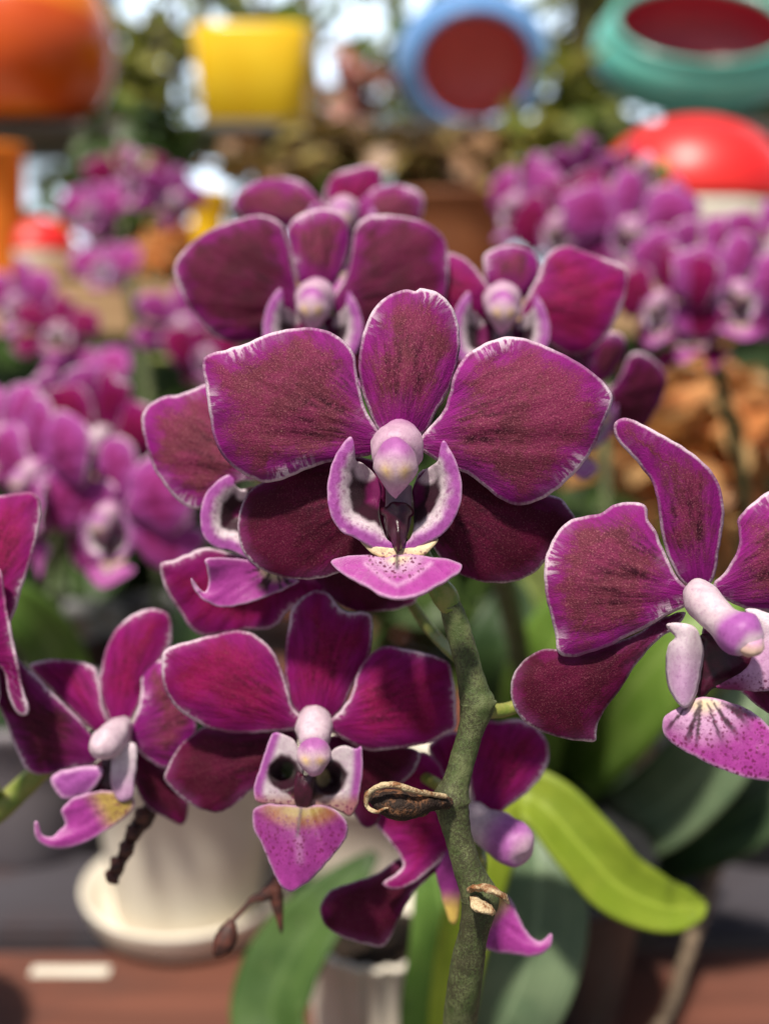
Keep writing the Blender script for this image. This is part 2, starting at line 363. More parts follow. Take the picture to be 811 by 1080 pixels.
MAT['leaf_mid'] = leaf_mat('mid green leaf', (0.13, 0.24, 0.03), (0.19, 0.31, 0.05), (0.28, 0.38, 0.1), 0.35)
MAT['leaf_grey'] = leaf_mat('grey green leaf', (0.11, 0.17, 0.09), (0.16, 0.22, 0.12), (0.26, 0.35, 0.2), 0.2)
MAT['leaf_dark'] = leaf_mat('dark leaf', (0.018, 0.04, 0.012), (0.035, 0.07, 0.02), (0.073, 0.125, 0.05), 0.1)
def glaze(name, c1, c2, rough=0.22): return simple(name, c1, c2, 0.02, rough, 0.5, 0.05, 0.0006)
MAT['white_pot'] = simple('white glazed pot', (0.66, 0.60, 0.50), (0.72, 0.67, 0.57), 0.02, 0.42, 0.4, 0.08)
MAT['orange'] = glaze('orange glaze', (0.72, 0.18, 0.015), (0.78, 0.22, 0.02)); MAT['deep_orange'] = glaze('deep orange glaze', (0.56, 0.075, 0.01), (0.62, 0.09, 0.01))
MAT['yellow'] = glaze('yellow glaze', (0.85, 0.52, 0.01), (0.88, 0.58, 0.02)); MAT['blue'] = glaze('blue glaze', (0.11, 0.24, 0.48), (0.14, 0.28, 0.54))
MAT['teal'] = glaze('teal glaze', (0.10, 0.38, 0.31), (0.13, 0.44, 0.36)); MAT['crimson'] = glaze('crimson glaze', (0.34, 0.035, 0.06), (0.40, 0.05, 0.07), 0.35)
MAT['salmon'] = glaze('salmon red glaze', (0.78, 0.20, 0.18), (0.82, 0.23, 0.20), 0.35); MAT['red'] = glaze('red glaze', (0.66, 0.018, 0.018), (0.72, 0.025, 0.02), 0.4)
MAT['brown_pot'] = simple('brown clay', (0.16, 0.055, 0.022), (0.22, 0.08, 0.03), 0.03, 0.7, 0.3, 0.2); MAT['black_pot'] = simple('black plastic with leaf shade', (0.012, 0.012, 0.013), (0.02, 0.02, 0.02), 0.05, 0.45); MAT['lilac_pot'] = simple('greyish lilac pot', (0.16, 0.14, 0.155), (0.19, 0.17, 0.185), 0.03, 0.5)  # black pots stand in for dark leaf gaps, shade put into the colour
MAT['soil'] = simple('bark chips', (0.012, 0.009, 0.007), (0.035, 0.022, 0.014), 0.12, 0.9, 0.2, 0.8, 0.003)
def wood(name, c1, c2, c3):
    m = M(name); n = m.n.new('ShaderNodeTexCoord'); mp = m.n.new('ShaderNodeMapping'); mp.inputs['Scale'].default_value = (6, 90, 90)
    m.link(n.outputs['Object'], mp.inputs['Vector']); g = m.noise(mp.outputs[0], 1.0, 5, 0.6); o = m.obj(1); st = m.noise(o, 9, 4)
    c = m.mix(m.step(g, 0.35, 0.65), c1, c2); c = m.mix(m.math('MULTIPLY', m.step(st, 0.5, 0.68), 0.6), c, c3)
    r = m.rand(); c = m.mix(m.math('MULTIPLY', r, 0.35), c, c3)
    m.set(Base_Color=c, Roughness=0.55, Specular_IOR_Level=0.35); m.bump(g, 0.3, 0.001); return m.m
MAT['bench'] = wood('red brown stained wood', (0.13, 0.045, 0.028), (0.19, 0.065, 0.04), (0.07, 0.035, 0.028))
MAT['tan'] = wood('pale tan wood', (0.42, 0.26, 0.13), (0.52, 0.34, 0.18), (0.34, 0.2, 0.1))
MAT['slate'] = wood('slate blue painted wood', (0.045, 0.048, 0.06), (0.06, 0.064, 0.08), (0.06, 0.03, 0.025)); MAT['weathered'] = wood('weathered lilac grey wood', (0.15, 0.125, 0.135), (0.19, 0.16, 0.17), (0.09, 0.06, 0.055))
MAT['frame'] = simple('grey blue painted steel', (0.10, 0.12, 0.15), (0.14, 0.16, 0.19), 0.02, 0.5)
MAT['concrete'] = simple('concrete floor', (0.11, 0.105, 0.10), (0.17, 0.16, 0.15), 4, 0.85, 0.2, 0.3, 0.002, unit=1)
def foliage(name, cols, transl=0.5):
    m = M(name); a = m.attr('leaf'); c = cols[0]
    for i, k in enumerate(cols[1:]): c = m.mix(m.step(a, (i+0.6)/len(cols), (i+1.2)/len(cols)), c, k)
    n = m.noise(m.obj(), 0.06, 3); c = m.mix(m.math('MULTIPLY', n, 0.25), c, cols[0])
    m.set(Base_Color=c, Roughness=0.45, Specular_IOR_Level=0.4); m.translucent(c, transl); return m.m
MAT['fol_light'] = foliage('light foliage', [(0.08, 0.12, 0.02), (0.14, 0.20, 0.04), (0.22, 0.29, 0.06), (0.28, 0.32, 0.11)])
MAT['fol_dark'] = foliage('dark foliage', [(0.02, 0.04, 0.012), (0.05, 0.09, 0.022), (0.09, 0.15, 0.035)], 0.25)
MAT['fol_orange'] = foliage('orange foliage', [(0.34, 0.17, 0.05), (0.66, 0.25, 0.08), (0.78, 0.38, 0.15), (0.70, 0.46, 0.20)])
MAT['fol_brown'] = foliage('olive brown foliage', [(0.10, 0.07, 0.03), (0.24, 0.16, 0.05), (0.34, 0.27, 0.08), (0.30, 0.16, 0.08)], 0.2)
MAT['fol_yellow'] = foliage('yellow green foliage', [(0.12, 0.15, 0.02), (0.26, 0.28, 0.04), (0.36, 0.34, 0.08)], 0.3)
MAT['bark'] = simple('bark', (0.07, 0.05, 0.035), (0.13, 0.10, 0.07), 0.03, 0.85, 0.2, 0.6, 0.004)
MAT['pinkdry'] = foliage('dusty pink leaf', [(0.38, 0.14, 0.11), (0.46, 0.19, 0.15)], 0.3)

# ------------------------------------------------------------------ setting: floor, bench, stepped shelves
def tagS(o, kind='structure'): o['kind'] = kind; return o
n = 24; ext = 30.0
fv = [(-ext+2*ext*i/n, -ext+2*ext*j/n, -0.78) for j in range(n+1) for i in range(n+1)]
ff = [(j*(n+1)+i, j*(n+1)+i+1, (j+1)*(n+1)+i+1, (j+1)*(n+1)+i) for j in range(n) for i in range(n)]
tagS(link('floor', fv, ff, MAT['concrete'], smooth=False))
bench = empty('display_bench', (0, 0.62, -0.78), 'low slatted bench of red brown stained boards under the orchid pots', 'bench')
y = 0.22; i = 0
while y < 0.98:
    v, f = box_geo(-0.95, 0.95, y, y+0.070, -0.022, 0.0, 0.003)
    o = link('plank', [Vector(q)-bench.location for q in v], f, MAT[{3: 'slate', 4: 'weathered'}.get(i, 'bench')], bench, smooth=False); y += 0.086; i += 1
for x in (-0.85, 0.85):
    for yy in (0.26, 0.94):
        v, f = box_geo(x-0.025, x+0.025, yy-0.025, yy+0.025, -0.78, -0.0525, 0.003)
        link('leg', [Vector(q)-bench.location for q in v], f, MAT['frame'], bench, smooth=False)
for yy in (0.26, 0.94):
    v, f = box_geo(-0.92, 0.92, yy-0.02, yy+0.02, -0.052, -0.0225, 0.003)
    link('rail', [Vector(q)-bench.location for q in v], f, MAT['frame'], bench, smooth=False)
SH1 = H-0.012; SH2 = H+0.165           # heights of the two shelf boards behind
shelf = empty('stepped_shelf', (0, 1.3, -0.78), 'stepped wooden plant stand behind the orchids carrying the coloured planters', 'plant stand')
for (y0, y1, z, m) in ((1.02, 1.34, SH1, 'tan'), (1.345, 1.70, SH2, 'concrete')):
    v, f = box_geo(-1.1, 1.1, y0, y1, z-(0.045 if m == 'tan' else 0.012), z, 0.003)
    link('board', [Vector(q)-shelf.location for q in v], f, MAT[m], shelf, smooth=False)
for x in (-1.0, -0.1, 1.0):
    for yy, z in ((1.08, SH1), (1.28, SH1), (1.42, SH2), (1.62, SH2)):
        v, f = box_geo(x-0.02, x+0.02, yy-0.02, yy+0.02, -0.78, z-(0.0455 if z == SH1 else 0.0125), 0.003)
        link('post', [Vector(q)-shelf.location for q in v], f, MAT['bench'], shelf, smooth=False)

# ------------------------------------------------------------------ lip colours
LIL = np.array((0.34, 0.075, 0.32)); WHT = np.array((0.80, 0.68, 0.73)); CRM = np.array((0.72, 0.60, 0.36)); DRK = np.array((0.028, 0.002, 0.011))
MGN = np.array((0.25, 0.012, 0.13)); PNK = np.array((0.36, 0.040, 0.28)); YEL = np.array((0.62, 0.44, 0.10)); BRN = np.array((0.14, 0.05, 0.02)); PALE = np.array((0.60, 0.34, 0.54))
def sst(x, a, b):
    t = np.clip((x-a)/(b-a), 0, 1); return t*t*(3-2*t)
def lerp(a, b, t): return a*(1-t[:, None])+b*t[:, None]
def bandcol(d, stops):
    c = np.tile(stops[0][1], (len(d), 1))
    for (d0, c0), (d1, c1) in zip(stops[:-1], stops[1:]): c = lerp(c, c1, sst(d, d0, d1))
    return c
def polyd(px, py, line, k):
    """distance (mm) from pixels to an open polyline"""
    p = np.c_[px, py]; best = np.full(len(px), 1e9); L = np.array(line, float)
    for a, b in zip(L[:-1], L[1:]):
        ab = b-a; t = np.clip(((p-a)@ab)/(ab@ab), 0, 1); best = np.minimum(best, np.linalg.norm(p-(a+t[:, None]*ab), axis=1))
    return best*k

def egg(fl, name, px, py, z, rx, ry, rz, mat, tint, taper=0.0, seg=28, rings=18, tilt=0.0, spot=None):
    """rounded cap; rx, ry in px, rz in mm, centre at depth z (mm)"""
    k = fl.D/F; v = []; f = []; nn = []
    for i in range(rings+1):
        th = math.pi*i/rings
        for j in range(seg):
            ph = 2*math.pi*j/seg; nx, ny, nz = math.sin(th)*math.cos(ph), math.cos(th), math.sin(th)*math.sin(ph)
            tp = 1-taper*max(0, -ny)**1.2
            x = nx*rx*k*tp; yv = ny*ry*k; zz = nz*rz*(1-taper*0.7*max(0, -ny))
            ca, sa = math.cos(tilt), math.sin(tilt); yv, zz = yv*ca-zz*sa, yv*sa+zz*ca
            v.append(fl.loc(px, py, z)+Vector((x, yv, zz))*0.001); v[-1] += noise.noise_vector(Vector((nx*1.7+px*0.1, ny*1.7, nz*1.7)))*0.0003; nn.append((nx, ny, nz))
    for i in range(rings):
        for j in range(seg):
            j2 = (j+1) % seg; f.append((i*seg+j, i*seg+j2, (i+1)*seg+j2, (i+1)*seg+j))
    o = link(name, v, [q[::-1] for q in f], mat); nn = np.array(nn)
    bm = bmesh.new(); bm.from_mesh(o.data); bmesh.ops.recalc_face_normals(bm, faces=bm.faces[:]); bm.to_mesh(o.data); bm.free()
    add_attr(o.data, 'tint', tint(nn), 'FLOAT_COLOR'); add_attr(o.data, 'spot', np.zeros(len(nn)))
    fl.parts.append(o); return o
def lump(o, amp, sc):
    for q in o.data.vertices: q.co += noise.noise_vector(q.co*sc)*amp
def ftube(fl, name, path, mat, tint=None, seg=20, dens=5, flat=1.0):
    """tube in a flower: path of (px,py,z mm,radius px)"""
    k = fl.D/F; q = smooth_path(path, dens); v, f = tube_geo([fl.loc(a, b, c) for a, b, c, r in q], [max(r, 0.3)*k*0.001 for *_, r in q], seg, flat)
    o = link(name, v, f, mat)
    bm = bmesh.new(); bm.from_mesh(o.data); bmesh.ops.recalc_face_normals(bm, faces=bm.faces[:]); bm.to_mesh(o.data); bm.free()
    if tint is not None:
        t = np.repeat(np.linspace(0, 1, len(q)), seg); add_attr(o.data, 'tint', tint(t, np.array([tuple(x) for x in v])), 'FLOAT_COLOR'); add_attr(o.data, 'spot', np.zeros(len(v)))
    fl.parts.append(o); return o

def core_tube(fl, path, tint): o = ftube(fl, 'flower', path, MAT['lip'], tint); fl.parts.remove(o); fl.core = o; lump(o, 0.0005, 330); return o
def finish(fl, plant, label=None):
    """hang the flower (its white column is the flower's own mesh, petals and lip its sub-parts) on a plant"""
    o = fl.core; o.parent = plant
    o.matrix_local = Matrix.Translation(CL + CR @ fl.c - plant.location) @ CR.to_4x4()
    for p in fl.parts: p.parent = o
    if label: o['label'] = label
    return o
def copy_flower(src, plant, px, py, d, scale, yaw=0, pitch=0, roll=0, kids=None, over=None):
    c = src.copy(); COL.objects.link(c); c.parent = plant
    if 'label' in c: del c['label']
    c.matrix_local = Matrix.Translation(W(px, py, d)-plant.location) @ CR.to_4x4() @ Euler((math.radians(pitch), math.radians(yaw), math.radians(roll))).to_matrix().to_4x4() @ Matrix.Scale(scale, 4)
    for ch in list(src.children):
        if kids and not kids(ch): continue
        k = ch.copy(); COL.objects.link(k); k.parent = c; k.matrix_parent_inverse = Matrix(); k.matrix_local = ch.matrix_local.copy()
        if 'label' in k: del k['label']
        if over and k.name.split('.')[0] in ('petal', 'sepal'): k.material_slots[0].link = 'OBJECT'; k.material_slots[0].material = over
    return c
def white_core(t, v): return np.tile(np.array((0.64, 0.50, 0.56)), (len(t), 1))

# ------------------------------------------------------------------ the front orchid
plantA = empty('orchid_plant', W(430, 1200, 350), 'purple moth orchid in front, its thick green stem carrying the sharp white edged flowers', 'orchid')

# --- main flower, facing the viewer
A = lambda pts: Z(200, 290, 1.763, pts)
B = lambda pts: Z(330, 440, 4.506, pts)
f1 = Fl(418, 480, 200); k1 = 200/F
patch(f1, 'sepal', A([(340, 345), (280, 335), (200, 345), (145, 380), (120, 395), (105, 410), (93, 440), (90, 475), (97, 510), (115, 535), (145, 553), (180, 563), (220, 566), (260, 560), (300, 545), (330, 525), (358, 500), (390, 440), (392, 370)]), A([(395, 380)])[0], MAT['sepal'], zb=-4, zt=-9, arch=1.5, cup=-1.5, seed=1)
patch(f1, 'sepal', A([(425, 370), (480, 352), (520, 355), (560, 375), (610, 400), (660, 408), (690, 415), (710, 440), (716, 455), (700, 480), (675, 515), (650, 545), (620, 565), (580, 573), (540, 570), (500, 555), (470, 530), (445, 495), (415, 440)]), A([(410, 380)])[0], MAT['sepal'], zb=-4, zt=-8, arch=1.5, cup=-1.5, seed=2)
patch(f1, 'sepal', A([(352, 290), (328, 240), (315, 190), (316, 140), (325, 100), (345, 60), (370, 38), (400, 27), (420, 30), (430, 25), (460, 32), (485, 55), (500, 95), (502, 135), (495, 180), (480, 220), (455, 260), (440, 292), (395, 305)]), A([(395, 305)])[0], MAT['petal'], zb=-2.5, zt=-2, arch=2.2, cup=-2.5, seed=3, roll=0.4)
patch(f1, 'petal', A([(348, 285), (333, 262), (320, 225), (312, 185), (308, 155), (295, 130), (265, 108), (230, 98), (190, 100), (150, 108), (110, 125), (70, 138), (35, 148), (24, 160), (26, 185), (33, 225), (38, 265), (45, 300), (60, 335), (85, 360), (115, 378), (145, 386), (175, 380), (210, 365), (245, 352), (275, 345), (305, 340), (335, 335), (365, 318)]), A([(368, 300)])[0], MAT['petal'], zb=-1, zt=0.5, arch=2.6, cup=-3.0, seed=4, lat=-0.6)
patch(f1, 'petal', A([(440, 288), (470, 255), (483, 220), (490, 190), (505, 160), (525, 140), (560, 122), (600, 115), (635, 122), (670, 135), (710, 155), (745, 178), (775, 205), (786, 225), (783, 245), (770, 275), (755, 310), (735, 345), (705, 380), (670, 408), (635, 424), (605, 428), (575, 415), (550, 395), (525, 375), (505, 365), (480, 355), (450, 340), (425, 318)]), A([(420, 302)])[0], MAT['petal'], zb=-1, zt=1.0, arch=2.6, cup=-3.0, seed=5, lat=0.6)
# lip: side lobes, middle lobe, dark callus, stalk
outL = B([(178, 92), (120, 160), (85, 235), (70, 330), (75, 420), (95, 490), (140, 545), (210, 580), (290, 625), (380, 655)])
def lobe_tint(out, whitept, rr=60, k=k1):
    def t(px, py, rho, lam, e):
        d = polyd(px, py, out, k)
        d = d + np.array([noise.noise((a*0.12, b*0.12, 1.0)) for a, b in zip(px, py)])*0.5
        c = bandcol(d, [(0.05, PALE), (0.35, LIL*1.1), (1.3, LIL*1.1), (3.0, WHT*0.80), (3.5, WHT*0.80), (4.2, DRK), (6.0, DRK), (7.2, MGN*0.7)])
        sk = np.array([noise.noise((a*0.35+b*0.1, b*0.08, 6.0)) for a, b in zip(px, py)]); c = lerp(c, np.array((0.25, 0.03, 0.22)), sst(sk, 0.1, 0.4)*np.exp(-((d-1.7)/1.1)**2)*0.7)
        w = 1-sst(np.hypot(px-whitept[0], py-whitept[1]), rr*0.55, rr); return lerp(c, np.array(WHT), w)
    return t
def lobe_spot(out, k=k1):
    def s(px, py, rho, lam, e):
        d = polyd(px, py, out, k); return 0.42*np.exp(-((d-2.8)/0.5)**2)+0.3*np.exp(-((d-1.6)/0.8)**2)
    return s
def lobe_z(out, depth, k=k1):
    return lambda px, py, rho, lam, e: 5.5-depth*sst(polyd(px, py, out, k), 1.5, 8.0)
patch(f1, 'lip_lobe', B([(178, 92), (120, 160), (85, 235), (70, 330), (75, 420), (95, 490), (140, 545), (210, 580), (290, 625), (380, 655), (395, 620), (350, 575), (325, 500), (315, 420), (330, 360), (320, 315), (285, 260), (245, 225), (206, 205), (200, 150)]), B([(330, 400)])[0], MAT['lip'], roll=0.1, rip=0.1, h=0.4, ds=0.3, th=0.5, tint=lobe_tint(outL, B([(250, 250)])[0], 15), spot=lobe_spot(outL), zfun=lobe_z(outL, 6.0))
outR = B([(622, 112), (665, 180), (698, 260), (708, 350), (692, 440), (650, 520), (590, 575), (520, 610), (420, 655)])
patch(f1, 'lip_lobe', B([(622, 112), (665, 180), (698, 260), (708, 350), (692, 440), (650, 520), (590, 575), (520, 610), (420, 655), (410, 620), (460, 580), (478, 520), (480, 470), (478, 400), (472, 345), (500, 300), (545, 245), (590, 210), (600, 165)]), B([(475, 400)])[0], MAT['lip'], roll=0.1, rip=0.1, h=0.4, ds=0.3, th=0.5, tint=lobe_tint(outR, B([(540, 270)])[0], 14), spot=lobe_spot(outR), zfun=lobe_z(outR, 6.0))
ftube(f1, 'lip_stalk', [(*B([(408, 330)])[0], 1.0, 14), (*B([(408, 400)])[0], 1.5, 14), (*B([(402, 500)])[0], 2, 14), (*B([(400, 570)])[0], 2.5, 10)], MAT['lip'],
      tint=lambda t, v: np.tile(np.array((0.22, 0.15, 0.19)), (len(t), 1)))
patch(f1, 'lip_base', B([(225, 585), (290, 600), (340, 590), (395, 600), (450, 590), (520, 595), (595, 575), (560, 625), (520, 655), (450, 672), (400, 682), (345, 672), (275, 640)]), B([(400, 560)])[0], MAT['lip'], zb=4.5, zt=6.8, roll=0.3, h=0.4, ds=0.3, tint=lambda px, py, rho, lam, e: lerp(np.array(CRM)*0.95, np.array(CRM)*np.array((0.8, 0.6, 0.5)), sst(py, 578, 590)), spot=lambda px, py, rho, lam, e: 0.9*sst(py, 576, 586), seed=7)
patch(f1, 'callus', B([(350, 425), (322, 432), (318, 460), (340, 475), (345, 530), (370, 600), (400, 640), (432, 605), (455, 540), (462, 480), (480, 465), (475, 435), (440, 408), (385, 402)]), B([(400, 430)])[0], MAT['callus'], rip=0.3, roll=0.8, h=0.4, ds=0.3, th=1.0, zfun=lambda px, py, rho, lam, e: 6.6-1.6*lam**2+1.4*np.exp(-(lam/0.25)**2)*sst(rho, 0.25, 0.6))
ml = B([(85, 690), (110, 672), (180, 658), (250, 655), (300, 660), (345, 668), (375, 655), (400, 650), (430, 652), (470, 650), (520, 658), (570, 665), (640, 672), (690, 690), (710, 705), (695, 735), (640, 770), (580, 805), (520, 835), (460, 855), (400, 860), (340, 850), (290, 825), (240, 795), (180, 765), (120, 725)])
def ml_tint(px, py, rho, lam, e):
    c0 = B([(400, 650)])[0]; r = np.hypot((px-c0[0])*0.75, (py-c0[1])*1.0)
    c = bandcol(r, [(0, CRM*1.0), (6, CRM*0.9), (15, PALE*0.85), (27, PNK*1.0), (60, PNK)])
    keel = np.exp(-(polyd(px, py, B([(250, 695), (330, 760), (400, 800), (470, 765), (560, 695)]), k1)/0.45)**2)
    c = lerp(c, PALE, keel*0.7)
    c = lerp(np.array(PALE), c, sst(e, 0.05, 0.6))
    st = np.exp(-(polyd(px, py, B([(400, 640), (400, 715)]), k1)/0.4)**2); return lerp(c, DRK, st*0.95)
def ml_spot(px, py, rho, lam, e):
    c0 = B([(400, 665)])[0]; r = np.hypot((px-c0[0])*0.75, py-c0[1]); return 1.0*(1-sst(r, 18, 32))
patch(f1, 'lip', ml, B([(400, 640)])[0], MAT['lip'], zb=6.5, zt=13.5, cup=-1.0, roll=0.3, rip=0.25, h=0.4, ds=0.3, th=0.6, tint=ml_tint, spot=ml_spot, seed=6)
# column with its cap
core_tube(f1, [(420, 450, -3, 10), (420, 458, -1, 18), (420, 465, 1.5, 24), (419, 473, 3.8, 27), (418, 481, 5.2, 26.5), (418, 486, 6.2, 22), (418, 488, 7, 14), (418, 489, 7.2, 3)], lambda t, v: lerp(np.array((0.48, 0.10, 0.40)), np.array((0.58, 0.38, 0.49)), sst(t, 0.08, 0.45)))
def cap_tint(nn):
    y_ = nn[:, 1]; x_ = nn[:, 0]
    c = lerp(np.array((0.62, 0.44, 0.52)), np.array((0.40, 0.11, 0.37)), sst(y_, 0.15, 0.75)*(0.95)); c = lerp(c, np.array((0.66, 0.36, 0.56)), sst(-y_, 0.25, 0.85))
    for sx in (-0.42, 0.42):
        w = np.exp(-((x_-sx)/0.25)**2-((y_+0.05)/0.2)**2)*(nn[:, 2] > 0); c = lerp(c, np.array((0.82, 0.58, 0.22)), w*0.95)
    return c
egg(f1, 'anther_cap', 417, 494, 8.2, 22.5, 31, 4.3, MAT['lip'], cap_tint, taper=0.72, tilt=0.15)
F1 = finish(f1, plantA, 'largest sharp flower facing straight out at the top of the stem')

# --- right flower, turned to the right
A = lambda pts: Z(530, 430, 2.701, pts)
f2 = Fl(737, 622, 198); k2 = 198/F
patch(f2, 'sepal', A([(580, 600), (640, 640), (720, 650), (800, 690), (860, 780), (850, 860), (780, 880), (700, 830), (620, 740), (570, 680)]), A([(560, 610)])[0], MAT['sepal'], zb=-3, zt=-8, arch=1, seed=11)
patch(f2, 'sepal', A([(440, 605), (380, 645), (300, 675), (200, 700), (160, 690), (110, 690), (60, 720), (30, 760), (22, 810), (35, 860), (70, 900), (130, 930), (190, 945), (235, 950), (265, 950), (268, 920), (280, 880), (315, 830), (355, 770), (400, 705), (450, 655), (495, 625), (520, 580)]), A([(530, 570)])[0], MAT['sepal'], zb=-3, zt=-7, arch=1.8, cup=-2, seed=12)
patch(f2, 'sepal', A([(520, 508), (490, 470), (465, 410), (448, 340), (440, 270), (425, 215), (395, 170), (355, 125), (325, 90), (315, 60), (322, 38), (345, 28), (375, 35), (420, 60), (470, 85), (520, 115), (565, 150), (600, 190), (622, 235), (630, 300), (622, 370), (612, 430), (600, 490), (570, 510)]), A([(560, 520)])[0], MAT['petal'], zb=-2, zt=4, arch=1.5, cup=-2.0, seed=13, roll=0.4, rk=0.1)
patch(f2, 'petal', A([(495, 480), (460, 410), (435, 350), (415, 320), (412, 290), (400, 275), (365, 268), (320, 275), (280, 300), (230, 310), (190, 320), (160, 350), (135, 390), (120, 440), (118, 490), (125, 550), (140, 610), (150, 650), (155, 695), (190, 710), (240, 700), (300, 680), (360, 650), (420, 620), (470, 590), (530, 560), (530, 520)]), A([(540, 530)])[0], MAT['petal'], zb=-1, zt=-1, arch=2.5, cup=-3, seed=14)
patch(f2, 'petal', A([(600, 498), (620, 480), (650, 440), (670, 390), (672, 350), (668, 320), (690, 290), (730, 255), (759, 238), (820, 215), (900, 260), (940, 350), (930, 450), (880, 540), (820, 590), (760, 582), (700, 575), (650, 555), (610, 535)]), A([(590, 520)])[0], MAT['petal'], zb=-1, zt=2, arch=2, cup=-3, seed=15)
m2 = A([(460, 880), (455, 920), (480, 955), (540, 990), (600, 1020), (660, 1045), (720, 1060), (790, 1062), (830, 1030), (800, 960), (755, 905), (700, 860), (640, 838), (590, 825), (540, 830), (500, 855)])
def m2_tint(px, py, rho, lam, e):
    c0 = A([(570, 800)])[0]; r = np.hypot(px-c0[0], py-c0[1])
    c = bandcol(r, [(0, YEL), (16, CRM*0.95), (34, PALE*0.95), (70, PNK*0.9), (110, PNK)])
    ang = np.arctan2(py-c0[1], px-c0[0]); stv = np.array([noise.noise((a*9.0, q*0.01, 2.2)) for a, q in zip(ang, r)])
    ln = sst(stv, 0.02, 0.2)*(1-sst(r, 45, 70))*sst(r, 8, 20); c = lerp(c, DRK, ln*0.95)
    return lerp(np.array(PALE), c, sst(e, 0.05, 0.7))
patch(f2, 'lip', m2, A([(570, 800)])[0], MAT['lip'], zb=5, zt=10, arch=1.0, cup=-1.5, roll=0.3, h=0.4, ds=0.3, th=0.6, tint=m2_tint, spot=lambda px, py, rho, lam, e: 0.85*sst(rho, 0.1, 0.3), seed=16)
patch(f2, 'callus', A([(560, 650), (610, 650), (680, 690), (715, 720), (700, 760), (660, 790), (600, 800), (565, 830), (545, 800), (560, 740)]), A([(600, 660)])[0], MAT['callus'], h=0.5, ds=0.35, th=1.0, zfun=lambda px, py, rho, lam, e: 3.0+0*px)
o2r = A([(690, 575), (759, 585), (830, 620), (870, 690), (850, 770), (760, 806), (640, 800)])
patch(f2, 'lip_lobe', A([(690, 575), (759, 585), (830, 620), (870, 690), (850, 770), (760, 806), (690, 806), (610, 798), (640, 775), (690, 745), (715, 700), (740, 650)]), A([(690, 690)])[0], MAT['lip'], h=0.45, ds=0.3, rip=0.15, tint=lambda px, py, rho, lam, e: lerp(lerp(np.array(PALE), np.array(WHT), 1-sst(py, 655, 690)), MGN*0.8, sst(py, 700, 726)*sst(-px, -805, -775)), spot=lambda px, py, rho, lam, e: 0.9*sst(py, 700, 720), zfun=lambda px, py, rho, lam, e: 6.0+0*px)
patch(f2, 'lip_lobe', A([(466, 620), (480, 613), (500, 612), (540, 620), (562, 650), (572, 700), (562, 770), (547, 830), (522, 855), (497, 842), (472, 800), (463, 740), (470, 680), (490, 655), (478, 640)]), A([(520, 640)])[0], MAT['lip'], h=0.45, ds=0.3, th=0.9, rip=0.1, cup=-3, tint=lambda px, py, rho, lam, e: lerp(lerp(np.array(WHT)*0.85, np.array((0.50, 0.26, 0.48)), sst(py, 665, 720)*0.8), np.array(WHT), 1-sst(e, 0.1, 0.8)), zfun=lambda px, py, rho, lam, e: 7.0+0*px)
def col2_tint(t, v):
    c = lerp(np.array((0.66, 0.53, 0.58)), np.array((0.40, 0.11, 0.40)), sst(t, 0.42, 0.55)*(1-sst(t, 0.70, 0.84))); return lerp(c, np.array((0.66, 0.48, 0.44)), sst(t, 0.85, 1.0))
core_tube(f2, [(*A([(548, 515)])[0], 0, 12), (*A([(560, 535)])[0], 2, 18), (*A([(585, 572)])[0], 5, 19), (*A([(622, 606)])[0], 7.5, 17.5), (*A([(655, 632)])[0], 10, 21), (*A([(684, 652)])[0], 12, 22.5), (*A([(704, 670)])[0], 13.2, 17), (*A([(715, 682)])[0], 13.8, 9), (*A([(720, 688)])[0], 14, 3)], col2_tint)
egg(f2, 'anther_cap', *A([(698, 672)])[0], 12.6, 16, 13, 3.0, MAT['lip'], lambda nn: lerp(np.array((0.66, 0.47, 0.36)), np.array((0.66, 0.36, 0.56)), sst(nn[:, 1], 0.2, 0.8)), taper=0.5, tilt=0.5)
F2 = finish(f2, plantA, 'sharp flower turned to the right with a bent upper sepal')

# --- left flower half hidden behind the main one
A = lambda pts: Z(140, 390, 3.725, pts)
f3 = Fl(285, 520, 226); k3 = 226/F
patch(f3, 'petal', A([(300, 58), (240, 75), (190, 95), (130, 105), (80, 125), (45, 165), (35, 205), (45, 260), (60, 320), (85, 390), (125, 450), (165, 500), (210, 535), (255, 548), (290, 530), (350, 480), (430, 440), (520, 420), (540, 340), (480, 220), (400, 110)]), A([(560, 420)])[0], MAT['petal'], zb=0, zt=-2, arch=2, cup=-2, seed=21)
patch(f3, 'sepal', A([(110, 765), (160, 748), (215, 725), (300, 700), (500, 750), (650, 790), (760, 830), (740, 880), (640, 930), (600, 960), (570, 1000), (520, 1020), (430, 1025), (330, 1042), (270, 1045), (220, 1010), (190, 960), (150, 900), (120, 840)]), A([(560, 650)])[0], MAT['bright'], zb=-4, zt=-6, arch=1, cup=2, seed=22)
patch(f3, 'sepal', [(330, 560), (380, 570), (430, 600), (440, 630), (428, 640), (400, 645), (370, 643), (345, 628), (325, 600)], (310, 540), MAT['sepal'], zb=-3, zt=0, seed=23)
patch(f3, 'sepal', [(300, 500), (285, 460), (285, 420), (300, 395), (325, 385), (345, 400), (350, 440), (335, 490), (318, 508)], (310, 515), MAT['sepal'], zb=-4, zt=-6, seed=24)
oL3 = A([(375, 412), (325, 445), (285, 490), (268, 560), (270, 620), (290, 670), (330, 700), (380, 710), (440, 735), (480, 760)])
